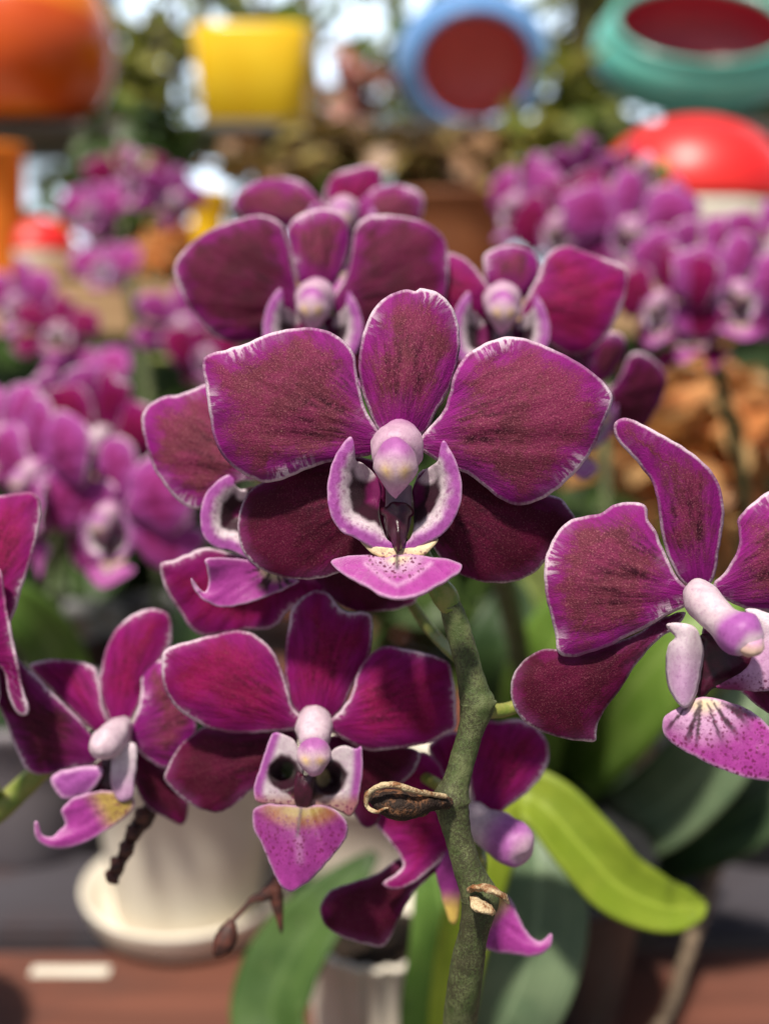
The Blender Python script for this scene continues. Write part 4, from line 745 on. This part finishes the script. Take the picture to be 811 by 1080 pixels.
# ------------------------------------------------------------------ background sprays: whole flowers copied from the main ones
def spray(label, pot_px, flowers, stem_d, mat='stem'):
    pl = empty('orchid_plant', on_plane(pot_px[0], pot_px[1], 0.075), label, 'orchid', 'purple orchids blurred in the background')
    srcs = (F1, F8, F4, F1); base_d = (pl.location-CL) @ (CR @ Vector((0, 0, -1)))*1000
    top = min(flowers, key=lambda q: q[1]); path = [(pot_px[0], pot_px[1]-40*1, base_d, 7)]
    bp = pl.location; cpx = CR.transposed() @ (bp-CL); px0 = PW/2+cpx.x/-cpx.z*F; py0 = PH/2-cpx.y/-cpx.z*F
    mx = sum(q[0] for q in flowers)/len(flowers); my = sum(q[1] for q in flowers)/len(flowers)
    path = [(px0, py0, base_d, 5), (px0*0.7+mx*0.3, py0*0.5+my*0.5, base_d*0.5+stem_d*0.5, 6), (mx, my+30, stem_d+12, 6), (top[0], top[1]+15, stem_d+12, 4)]
    wtube('flower_stem', pl, path, MAT[mat], 10, 6)
    for q in range(3):
        bx, by = top[0]+(q-1)*17+6, top[1]-14-8*(q % 2); wtube('bud', pl, [(bx-2, by+12, stem_d+14, 2), (bx-1, by+7, stem_d+14, 7), (bx, by, stem_d+13, 9), (bx+1, by-8, stem_d+12, 6), (bx+1, by-12, stem_d+12, 1.5)], MAT['lilac' if q % 2 else 'pedicel'], 12, 4)
    for i, (px, py, d, sc, yaw, pit, rl, si) in enumerate(flowers):
        copy_flower(srcs[si], pl, px, py, d, sc, yaw, pit, rl, over=MAT[('lilac', 'bright', 'lilac')[i % 3]])
        wtube('pedicel', pl, [(mx*0.55+px*0.45, my*0.55+py*0.45+14, stem_d+12, 4), ((mx+3*px)/4, (my+3*py)/4+8, d+14, 4), (px, py, d+4, 4)], MAT['pedicel'], 8, 4)
    return pl
PD = spray('far orchid spray in front of the red and white jar', (640, 800), [(661, 242, 540, 0.98, 8, 5, 4, 0), (592, 236, 560, 0.95, -45, 0, 14, 1), (548, 215, 590, 0.9, -60, 10, -18, 0), (612, 196, 610, 0.9, 25, 30, 10, 2), (675, 195, 610, 0.8, 55, 5, 15, 3), (722, 232, 590, 0.85, 60, -10, -14, 1)], 590)
PE = spray('blurred orchid spray at the right edge above the orange leaves', (800, 745), [(775, 308, 440, 0.78, 8, 5, 0, 0), (700, 318, 450, 0.75, -55, 0, 5, 3), (728, 275, 480, 0.75, -10, 10, 10, 1), (812, 268, 480, 0.78, 20, 0, 0, 2), (735, 360, 450, 0.62, -30, -35, 0, 2)], 470)
PF = spray('blurred orchid spray at the left edge level with the main flower', (30, 745), [(120, 545, 400, 0.95, -22, 5, 5, 3), (110, 468, 430, 0.95, -25, 15, -10, 2), (42, 500, 410, 0.95, -42, 0, 10, 0), (25, 565, 400, 0.75, -60, -10, 0, 2), (175, 500, 440, 0.8, 50, 0, 0, 1), (60, 440, 460, 0.8, 20, 25, 20, 1), (5, 460, 430, 0.75, -20, 0, -20, 0)], 470)
PG = spray('distant small orchid spray between the orange and yellow planters', (170, 650), [(98, 222, 800, 0.85, -20, 0, 0, 1), (133, 190, 820, 0.85, 10, 10, 10, 0), (182, 212, 800, 0.85, 30, 5, -10, 2), (111, 282, 780, 0.8, -10, -10, 0, 1)], 810)
PH_ = spray('distant small orchid spray in front of the tan shelf edge on the left', (60, 660), [(20, 318, 640, 0.8, -30, 5, 0, 0), (62, 352, 620, 0.8, 15, -10, 0, 2), (92, 398, 620, 0.78, 0, -20, 10, 1), (190, 345, 650, 0.85, 25, 0, 0, 2), (215, 375, 640, 0.8, 40, -10, 0, 1)], 640)

# ------------------------------------------------------------------ pots
def pot(name, base, prof, mat, label, cat, flutes=0, amp=0, seg=64, group=None, soil_r=None, soil_z=None):
    v, f = lathe_geo(prof, seg, flutes, amp)
    r = empty(name, base, label, cat, group)
    link('body', v, f, mat, r)
    if soil_r:
        v, f = lathe_geo([(0.001, soil_z-0.004), (soil_r, soil_z-0.003), (soil_r*0.98, soil_z), (soil_r*0.5, soil_z+0.004), (0.001, soil_z+0.005)], 32)
        for x in range(len(v)): v[x] = Vector(v[x])+Vector((0, 0, 0.0025*noise.noise(Vector(v[x])*160)))
        link('potting_bark', v, f, MAT['soil'], r)
    return r
def pot_prof(rb, rt, h, wall=0.004, lip=0.003):
    return [(rb*0.3, 0), (rb*0.96, 0), (rb, 0.003), (rb+(rt-rb)*0.5, h*0.5), (rt, h-lip*3), (rt+lip, h-lip*2), (rt+lip, h-0.001), (rt+lip*0.5, h), (rt-wall, h-0.001), (rt-wall-0.001, h-0.02), (rb-wall, 0.008), (rb*0.3, 0.007)]
def plane_at(px, py, z=0.0): return on_plane(px, py, z)
pa = plantA.location
pot('flower_pot', Vector((pa.x, pa.y+0.004, 0)), pot_prof(0.024, 0.030, pa.z+0.008), MAT['white_pot'], 'small white pot just below the photo holding the front orchid', 'pot', soil_r=0.026, soil_z=pa.z-0.002)
fp = W(398, 975, 425); fp = Vector((fp.x, fp.y, 0)); fz = W(398, 975, 425).z
pot('flower_pot', fp, pot_prof(0.021, 0.0255, fz, 0.002, 0.001), MAT['white_pot'], 'small fluted cream pot at the bottom edge left of the stem', 'pot', 22, 0.07, 132, soil_r=0.022, soil_z=fz-0.006)
# white pot on its saucer at the lower left
bp = plane_at(196, 975); bp.y += 0.01
sv = empty('saucer', bp, 'white rimmed saucer on the bench under the plain white pot', 'saucer')
v, f = lathe_geo([(0.02, 0), (0.040, 0), (0.046, 0.006), (0.049, 0.016), (0.0495, 0.018), (0.047, 0.018), (0.044, 0.009), (0.036, 0.004), (0.02, 0.004)], 64)
link('dish', v, f, MAT['white_pot'], sv)
pot('flower_pot', bp+Vector((0, 0, 0.0042)), pot_prof(0.034, 0.043, 0.085), MAT['white_pot'], 'plain white round pot standing on a saucer at the lower left', 'pot', soil_r=0.038, soil_z=0.072)
bp2 = plane_at(400, 940)
pot('flower_pot', bp2, pot_prof(0.034, 0.044, 0.07), MAT['white_pot'], 'pale cream pot on the bench right behind the lower flower', 'pot', soil_r=0.038, soil_z=0.06)
def spray_pot(pl, label, mat, rt=0.045):
    l = pl.location; pot('flower_pot', Vector((l.x, l.y, 0)), pot_prof(rt*0.78, rt, 0.080), MAT[mat], label, 'pot', soil_r=rt-0.006, soil_z=0.071)
spray_pot(plantB, 'brown clay pot on the bench at the left edge beside the white pot', 'brown_pot', 0.040)
spray_pot(plantC, 'pot coloured black as leaf shade, hidden among the green leaves behind the stem', 'black_pot')
for pl, lab, mt in ((PD, 'pot coloured black as leaf shade far back among the leaves right of the stem', 'black_pot'), (PE, 'pot coloured black as leaf shade at the right behind the pale root', 'black_pot'), (PF, 'greyish lilac pot behind the left flowers', 'lilac_pot'), (PG, 'black plastic pot far back on the left side of the bench', 'black_pot'), (PH_, 'black plastic pot far back at the left edge of the bench', 'black_pot')):
    spray_pot(pl, lab, mt)

tp = on_plane(75, 1027, 0); v, f = box_geo(-0.017, 0.017, -0.0032, 0.0032, 0.0005, 0.0018, 0.0004)
tag(link('plant_tag', v, f, MAT['white_pot'], smooth=False, loc=tp), 'thin white plastic plant tag lying on the brown bench boards at the lower left', 'plant tag')
# leaves at the foot of the other orchids
def leaves_of(pl, specs):
    for path, mt, fo, rl in specs: strap('leaf', pl, path, MAT[mt], fo, rl)
leaves_of(plantC, [
    ([(575, 905, 590, 14), (620, 865, 520, 20), (665, 840, 500, 22), (715, 830, 500, 20), (760, 800, 505, 4)], 'leaf_grey', 0.3, 0.3),
    ([(565, 905, 590, 14), (560, 800, 480, 30), (570, 720, 440, 36), (600, 660, 430, 34), (660, 620, 430, 22), (700, 605, 432, 4)], 'leaf_mid', 0.3, 0.2),
    ([(570, 905, 590, 16), (590, 830, 520, 34), (640, 760, 450, 52), (700, 690, 420, 50), (760, 640, 420, 26), (790, 625, 425, 4)], 'leaf_mid', 0.25, 0.3),
    ([(565, 905, 590, 16), (580, 800, 500, 34), (600, 720, 450, 44), (640, 650, 440, 40), (690, 600, 445, 20), (705, 590, 448, 3)], 'leaf_mid', 0.25, -0.3),
    ([(575, 910, 590, 16), (640, 880, 500, 34), (700, 850, 460, 42), (760, 790, 440, 40), (800, 730, 440, 20), (815, 710, 445, 3)], 'leaf_grey', 0.3, 0.2),
    ([(580, 915, 590, 16), (680, 900, 500, 34), (760, 870, 470, 40), (830, 830, 460, 30), (870, 810, 460, 4)], 'leaf_dark', 0.3, 0.2),
    ([(555, 905, 590, 16), (540, 800, 540, 36), (530, 700, 500, 40), (540, 640, 500, 26), (545, 610, 500, 3)], 'leaf_dark', 0.3, 0.2)])
leaves_of(PF, [
    ([(35, 745, 760, 12), (70, 760, 560, 26), (60, 690, 520, 30), (20, 640, 500, 26), (-20, 620, 500, 6)], 'leaf_green', 0.3, 0.2),
    ([(40, 745, 760, 12), (190, 760, 560, 26), (200, 690, 540, 24), (190, 640, 540, 5)], 'leaf_dark', 0.3, 0.2),
    ([(30, 745, 760, 12), (40, 800, 600, 26), (30, 760, 580, 30), (-30, 740, 570, 8)], 'leaf_dark', 0.3, -0.2)])
leaves_of(PE, [
    ([(800, 745, 600, 10), (700, 780, 600, 28), (660, 700, 560, 32), (650, 620, 540, 26), (655, 580, 540, 4)], 'leaf_green', 0.3, 0.2),
    ([(803, 745, 600, 10), (800, 760, 600, 30), (820, 660, 570, 32), (800, 580, 560, 22), (790, 550, 560, 4)], 'leaf_dark', 0.3, 0.2)])
leaves_of(PD, [([(640, 800, 780, 10), (600, 700, 720, 26), (590, 600, 700, 26), (610, 530, 690, 4)], 'leaf_dark', 0.3, 0.2), ([(645, 800, 780, 10), (700, 700, 720, 26), (720, 600, 700, 26), (700, 530, 690, 4)], 'leaf_green', 0.3, 0.2)])
leaves_of(PH_, [([(60, 660, 790, 10), (20, 700, 720, 24), (0, 600, 700, 24), (10, 540, 690, 4)], 'leaf_dark', 0.3, 0.2)])
leaves_of(PG, [([(170, 650, 800, 10), (220, 700, 720, 24), (240, 600, 700, 24), (230, 540, 690, 4)], 'leaf_dark', 0.3, 0.2)])

# ------------------------------------------------------------------ leafy plants (many small curved leaves in one foliage mesh)
def leafy(name, label, cat, base, centre, rad, nleaf, size, mat, stems=7, group=None, droop=0.3, stem_mat='bark', seed=0, wide=0.36):
    rn = random.Random(seed); root = empty(name, base, label, cat, group); v = []; f = []; la = []
    c = Vector(centre)-Vector(base); sv_, sf = [], []; tips = []
    for i in range(stems):
        d = Vector((rn.gauss(0, 1), rn.gauss(0, 1), rn.gauss(0, 0.8))); d.normalize(); tip = c+Vector((d.x*rad[0], d.y*rad[1], d.z*rad[2]))*0.75
        mid = c*0.55+Vector((d.x*rad[0]*0.15, d.y*rad[1]*0.15, 0))
        pts = [Vector(p) for p in smooth_path([(0, 0, 0), tuple(mid*0.6), tuple(mid+(tip-mid)*0.35), tuple(tip)], 5)]
        a, b = tube_geo(pts, [max(rad)*0.03*(1-0.75*k/len(pts)) for k in range(len(pts))], 8); o0 = len(sv_); sv_ += a; sf += [tuple(x+o0 for x in q) for q in b]; tips += pts[len(pts)//2:]
    link('stem', sv_, sf, MAT[stem_mat], root)
    for i in range(nleaf):
        if rn.random() < 0.5: p = rn.choice(tips)+Vector((rn.gauss(0, 1)*rad[0], rn.gauss(0, 1)*rad[1], rn.gauss(0, 1)*rad[2]))*0.22
        else:
            d = Vector((rn.gauss(0, 1), rn.gauss(0, 1), rn.gauss(0, 1))).normalized()*(rn.random()**0.4); p = c+Vector((d.x*rad[0], d.y*rad[1], d.z*rad[2]))
        dr = Vector((rn.gauss(0, 1), rn.gauss(0, 1), rn.gauss(0.1, 0.7)-droop)).normalized(); sd = dr.cross(Vector((rn.gauss(0, 0.4), rn.gauss(0, 0.4), 1))).normalized(); nr = sd.cross(dr)
        L = size*rn.uniform(0.6, 1.3); w = L*wide; o0 = len(v); cv = rn.random()
        for t, ww, bend in ((0, 0.08, 0), (0.25, 0.75, 0.04), (0.55, 1.0, 0.0), (0.8, 0.65, -0.09), (1, 0.05, -0.2)):
            for u in (-1, 0, 1): v.append(p+dr*L*t+sd*u*w*ww+nr*(bend*L+abs(u)*0.12*w)); la.append(cv)
        for k in range(4):
            for u in range(2): f.append((o0+k*3+u, o0+k*3+u+1, o0+(k+1)*3+u+1, o0+(k+1)*3+u))
    fo = link('foliage', v, f, MAT[mat], root); add_attr(fo.data, 'leaf', la); return root
def leafy_at(name, label, cat, px, py, d, rpx, rpy, nleaf, sizepx, mat, base_z, group=None, rdep=None, seed=0, **k):
    c = W(px, py, d); s = d/F*0.001
    b = Vector((c.x, c.y, base_z)); return leafy(name, label, cat, b, c, (rpx*s, (rdep or rpx)*s, rpy*s), nleaf, sizepx*s, MAT and mat, group=group, seed=seed, **k)
g1 = 'leafy plants on the shelves behind'
for px_, lab_, mt_, n_ in ((165, 'dark olive plant just right of the orange planter', 'fol_dark', 150), (350, 'olive plant between the yellow planter and the brown clay pot', 'fol_brown', 150), (570, 'yellow green plant right of the brown clay pot', 'fol_yellow', 120), (625, 'mid green plant behind the red lidded jar', 'fol_light', 120)):
    leafy_at('leafy_plant', lab_, 'plant', px_, 150, 1260, 42, 34, n_, 28, mt_, SH1, seed=40+px_)
leafy_at('leafy_plant', 'bright green low plant on the tan shelf behind the upper flowers', 'plant', 400, 215, 1200, 110, 30, 240, 34, 'fol_light', SH1, seed=31)
leafy_at('leafy_plant', 'mid green leafy plant right of the stem behind the right flower', 'plant', 620, 690, 620, 120, 70, 170, 60, 'fol_light', 0.0, seed=32)
leafy_at('croton_plant', 'orange and tan leaved plant at the right behind the bent sepal', 'plant', 735, 465, 720, 105, 85, 300, 52, 'fol_orange', 0.0, seed=1, stems=10)
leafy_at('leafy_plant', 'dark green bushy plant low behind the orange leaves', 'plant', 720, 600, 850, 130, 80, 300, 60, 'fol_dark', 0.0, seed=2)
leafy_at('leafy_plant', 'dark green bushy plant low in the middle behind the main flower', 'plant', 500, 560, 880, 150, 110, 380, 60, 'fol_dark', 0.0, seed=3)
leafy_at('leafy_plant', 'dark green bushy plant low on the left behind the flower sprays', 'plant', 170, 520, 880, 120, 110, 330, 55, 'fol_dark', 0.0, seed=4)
leafy_at('leafy_plant', 'olive brown curly plant in a brown pot under the blue planter', 'plant', 475, 170, 1140, 75, 30, 260, 30, 'fol_brown', SH1+0.07, seed=5)
leafy_at('leafy_plant', 'brown leaved plant under the yellow planter', 'plant', 285, 178, 1150, 65, 24, 200, 26, 'fol_brown', SH1, seed=6)
leafy_at('leafy_plant', 'dark green plant on the tan shelf under the orange planter', 'plant', 115, 190, 1180, 70, 45, 220, 30, 'fol_dark', SH1, seed=8)
leafy_at('leafy_plant', 'yellow green plant between the blue and teal planters', 'plant', 598, 115, 1300, 30, 55, 110, 34, 'fol_yellow', SH1, seed=9)
leafy_at('leafy_plant', 'sprig of dusty pink leaves between the yellow and blue planters', 'plant', 372, 88, 1500, 18, 36, 40, 34, 'pinkdry', SH2, seed=10, stems=4)
leafy_at('leafy_plant', 'brown orange foliage beside the tan shelf edge at left', 'plant', 190, 262, 1120, 50, 28, 150, 28, 'fol_orange', SH1, seed=12)

# ------------------------------------------------------------------ plain coloured planters on the shelves
def sit(px, d_y, z):  # point on a shelf (height z, world y = d_y) seen at photo column px
    r = CR @ C3(px, 540, 1000); zc = (Vector((0, d_y, z))-CL).dot(CR @ Vector((0, 0, -1)))
    return Vector(((px-PW/2)/F*zc, d_y, z))
def ball_prof(R, zc, open_r, n=18, foot=None):
    """outer shell of a round bowl with an open mouth, then its inside"""
    a0 = -math.acos(min(0.99, (foot or R*0.55)/R)); a1 = math.acos(open_r/R); out = [(0.002, zc+R*math.sin(a0)), ]
    for i in range(n+1):
        a = a0+(a1-a0)*i/n; out.append((R*math.cos(a), zc+R*math.sin(a)))
    return out
def round_planter(label, base, R, open_r, mat, mat_in, tilt=0.0, yaw=0.0, foot=None, low_mat=None, sx=1.0, sz=1.0):
    r = empty('planter', base, label, 'planter'); zc = R*math.sin(math.acos((foot or R*0.55)/R))
    T = Matrix.Translation((0, 0, zc)) @ Euler((tilt, 0, yaw)).to_matrix().to_4x4() @ Matrix.Translation((0, 0, -zc)) @ Matrix.Scale(sx, 4, (1, 0, 0)) @ Matrix.Translation((0, 0, zc)) @ Matrix.Scale(sz, 4, (0, 0, 1)) @ Matrix.Translation((0, 0, -zc))
    out = ball_prof(R, zc, open_r, 24, foot); v, f = lathe_geo(out, 64); f = f[:-1]
    link('body', [T @ Vector(x) for x in v], f, mat, r)
    rimz = out[-1][1]; rim = [(open_r, rimz-0.001), (open_r+R*0.05, rimz+R*0.02), (open_r+R*0.03, rimz+R*0.09), (open_r-R*0.03, rimz+R*0.07), (open_r-R*0.06, rimz), (open_r-R*0.05, rimz-R*0.03)]
    v, f = lathe_geo(rim, 64); link('rim', [T @ Vector(x) for x in v], f[:-2], mat, r)
    ins = [(open_r-R*0.05, rimz-R*0.025)]+[((R*0.93)*math.cos(a), zc+(R*0.93)*math.sin(a)) for a in [math.acos(open_r*0.94/(R*0.93))*(1-k/8)-k/8*0.9 for k in range(9)]]
    v, f = lathe_geo(ins, 64); link('inside', [T @ Vector(x) for x in v], f[:-2]+[f[-1]], mat_in, r)
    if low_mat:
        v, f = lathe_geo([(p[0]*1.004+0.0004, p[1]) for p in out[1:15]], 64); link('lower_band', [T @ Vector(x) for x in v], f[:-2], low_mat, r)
    return r
round_planter('big round orange planter with a deeper, shade-darkened orange lower half at the top left', sit(30, 1.40, SH2), 0.105, 0.05, MAT['orange'], MAT['deep_orange'], tilt=-0.25, low_mat=MAT['deep_orange'])  # deeper lower band also paints in the shade left by light from above
round_planter('blue round planter whose open mouth shows a salmon red inside', sit(497, 1.46, SH2), 0.084, 0.062, MAT['blue'], MAT['salmon'], tilt=1.80, foot=0.03, sx=1.14)
round_planter('large teal bowl tipped forward with a crimson inside at the top right', sit(728, 1.46, SH2), 0.102, 0.086, MAT['teal'], MAT['crimson'], tilt=0.72, foot=0.04, sx=1.22, sz=0.62)
# yellow square planter
b = sit(272, 1.42, SH2); r = empty('planter', b, 'plain yellow square planter standing between the orange and blue planters', 'planter')
def sq_prof(r0, r1, h): return [(0.002, 0), (r0*0.95, 0), (r0, 0.004), (r1, h-0.004), (r1*0.98, h), (r1*0.9, h), (r1*0.88, h-0.02), (r0*0.8, 0.02), (0.002, 0.018)]
v, f = lathe_geo(sq_prof(0.062, 0.070, 0.105), 64)
def squarify(p):
    a = math.atan2(p[1], p[0]); rr = math.hypot(p[0], p[1]); c, s = abs(math.cos(a)), abs(math.sin(a)); q = (c**5+s**5)**(-1/5); return (rr*q*math.cos(a), rr*q*math.sin(a), p[2])
link('body', [squarify(p) for p in v], f, MAT['yellow'], r)
pot('flower_pot', sit(222, 1.10, SH1), pot_prof(0.013, 0.016, 0.085), MAT['yellow'], 'narrow yellow pot on the tan shelf below the yellow planter', 'pot')
pot('flower_pot', sit(2, 1.10, SH1), pot_prof(0.022, 0.028, 0.125), MAT['orange'], 'tall orange pot on the tan shelf at the left edge', 'pot')
pot('flower_pot', sit(477, 1.12, SH1), pot_prof(0.045, 0.055, 0.085), MAT['brown_pot'], 'dark brown clay pot holding the olive brown plant', 'pot', soil_r=0.048, soil_z=0.078)
# red lidded jars with white lower halves
def jar(base, R, label):
    r = empty('lidded_jar', base, label, 'jar'); zc = R*0.86
    prof = [(0.002, 0), (R*0.5, 0)]+[(R*math.cos(a), zc+R*math.sin(a)) for a in [-1.03+1.0*k/12 for k in range(13)]]+[(R*0.9, zc+R*0.0), (0.002, zc+R*0.0)]
    v, f = lathe_geo(prof, 64); link('bowl', v, f, MAT['white_pot'], r)
    prof = [(R*0.94, zc+R*0.005), (R*1.015, zc+R*0.01), (R*1.02, zc+R*0.06)]+[(R*1.02*math.cos(a), zc+R*0.06+R*0.80*math.sin(a)) for a in [0.05+1.5*k/14 for k in range(15)]]
    v, f = lathe_geo(prof, 64); link('lid', v, f, MAT['red'], r); return r
jar(sit(722, 1.15, SH1), 0.091, 'large round jar with a red lid and white bowl below the teal planter')
jar(sit(42, 1.12, SH1), 0.036, 'small round jar with a red lid and white bowl at the left edge')

# ------------------------------------------------------------------ trees and shrubs behind, sky showing through
def tree(label, px, py, d, rpx, rpy, nleaf, sizepx, mat, seed, group='trees behind the display', rdep=None):
    c = W(px, py, d); s = d/F*0.001; base = Vector((c.x, c.y, -0.78)); rn = random.Random(seed); rad = (rpx*s, (rdep or rpx)*s, rpy*s)
    root = empty('tree', base, label, 'tree', group); C0 = c-base; sv_, sf, tips = [], [], []
    def br(a, b, r0, r1, k=6):
        q = [a.lerp(b, i/k)+Vector((rn.gauss(0, 1), rn.gauss(0, 1), 0))*0.04*(b-a).length*(0 < i < k) for i in range(k+1)]
        v, f = tube_geo(q, [r0+(r1-r0)*i/k for i in range(k+1)], 10); o0 = len(sv_); sv_.extend(v); sf.extend([tuple(x+o0 for x in y) for y in f]); return q
    fork = C0+Vector((0, 0, -rad[2]*0.8)); br(Vector((0, 0, 0)), fork, 0.05, 0.03)
    for i in range(9):
        d_ = Vector((rn.gauss(0, 1), rn.gauss(0, 1), rn.gauss(0.2, 0.7))).normalized(); t = C0+Vector((d_.x*rad[0], d_.y*rad[1], d_.z*rad[2]))*0.85
        q = br(fork, t, 0.022, 0.006); tips += q[2:]
        for j in range(2):
            t2 = t+Vector((rn.gauss(0, 1)*rad[0], rn.gauss(0, 1)*rad[1], rn.gauss(0, 1)*rad[2]))*0.3; tips += br(q[3+j], t2, 0.01, 0.003)[2:]
    link('trunk', sv_, sf, MAT['bark'], root)
    v, f, la = [], [], []
    for i in range(nleaf):
        p = rn.choice(tips)+Vector((rn.gauss(0, 1)*rad[0], rn.gauss(0, 1)*rad[1], rn.gauss(0, 1)*rad[2]))*0.13
        dr = Vector((rn.gauss(0, 1), rn.gauss(0, 1), rn.gauss(-0.3, 0.7))).normalized(); sd = dr.cross(Vector((rn.gauss(0, 0.5), rn.gauss(0, 0.5), 1))).normalized(); nr = sd.cross(dr)
        L = sizepx*s*rn.uniform(0.6, 1.3); w = L*0.33; o0 = len(v); cv = rn.random()
        for t, ww, bend in ((0, 0.08, 0), (0.25, 0.75, 0.04), (0.55, 1.0, 0.0), (0.8, 0.65, -0.09), (1, 0.05, -0.2)):
            for u in (-1, 0, 1): v.append(p+dr*L*t+sd*u*w*ww+nr*(bend*L+abs(u)*0.12*w)); la.append(cv)
        for k in range(4):
            for u in range(2): f.append((o0+k*3+u, o0+k*3+u+1, o0+(k+1)*3+u+1, o0+(k+1)*3+u))
    o = link('crown', v, f, MAT[mat], root); add_attr(o.data, 'leaf', la); return root
tree('light green leafy tree behind the gap between orange and yellow planters', 150, 60, 2000, 95, 130, 120, 44, 'fol_yellow', 21)
tree('light green tree crown showing above the yellow planter', 330, 60, 2300, 110, 120, 110, 42, 'fol_light', 22)
tree('light green tree behind the blue planter', 460, 60, 2600, 110, 110, 130, 42, 'fol_light', 23)
tree('yellow green leafy tree behind the gap beside the teal bowl', 600, 40, 2100, 60, 130, 200, 46, 'fol_yellow', 24)
tree('light green tree at the top right behind the teal bowl', 790, 60, 2200, 100, 110, 170, 46, 'fol_light', 25)
hd = empty('hedge', (0, 2.2, -0.78), 'dark clipped hedge closing the view low behind the shelves', 'hedge')
rn = random.Random(5); v, f, la = [], [], []
for i in range(5200):
    p = Vector((rn.uniform(-2.6, 2.6), rn.uniform(-0.22, 0.22), rn.uniform(0, 1.17+0.05*rn.gauss(0, 1))))
    dr = Vector((rn.gauss(0, 1), rn.gauss(-0.6, 1), rn.gauss(0.1, 0.7))).normalized(); sd = dr.cross(Vector((rn.gauss(0, 0.4), rn.gauss(0, 0.4), 1))).normalized(); L = rn.uniform(0.06, 0.12); o0 = len(v); cv = rn.random()
    for t, ww in ((0, 0.1), (0.35, 1), (0.7, 0.8), (1, 0.05)):
        for u in (-1, 1): v.append(p+dr*L*t+sd*u*L*0.34*ww); la.append(cv)
    for k in range(3): f.append((o0+k*2, o0+k*2+1, o0+k*2+3, o0+k*2+2))
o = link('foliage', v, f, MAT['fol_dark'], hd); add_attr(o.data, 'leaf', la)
v, f = box_geo(-2.55, 2.55, -0.12, 0.12, 0.0, 1.05, 0.02); link('twigs', v, f, MAT['leaf_dark'], hd, smooth=False)
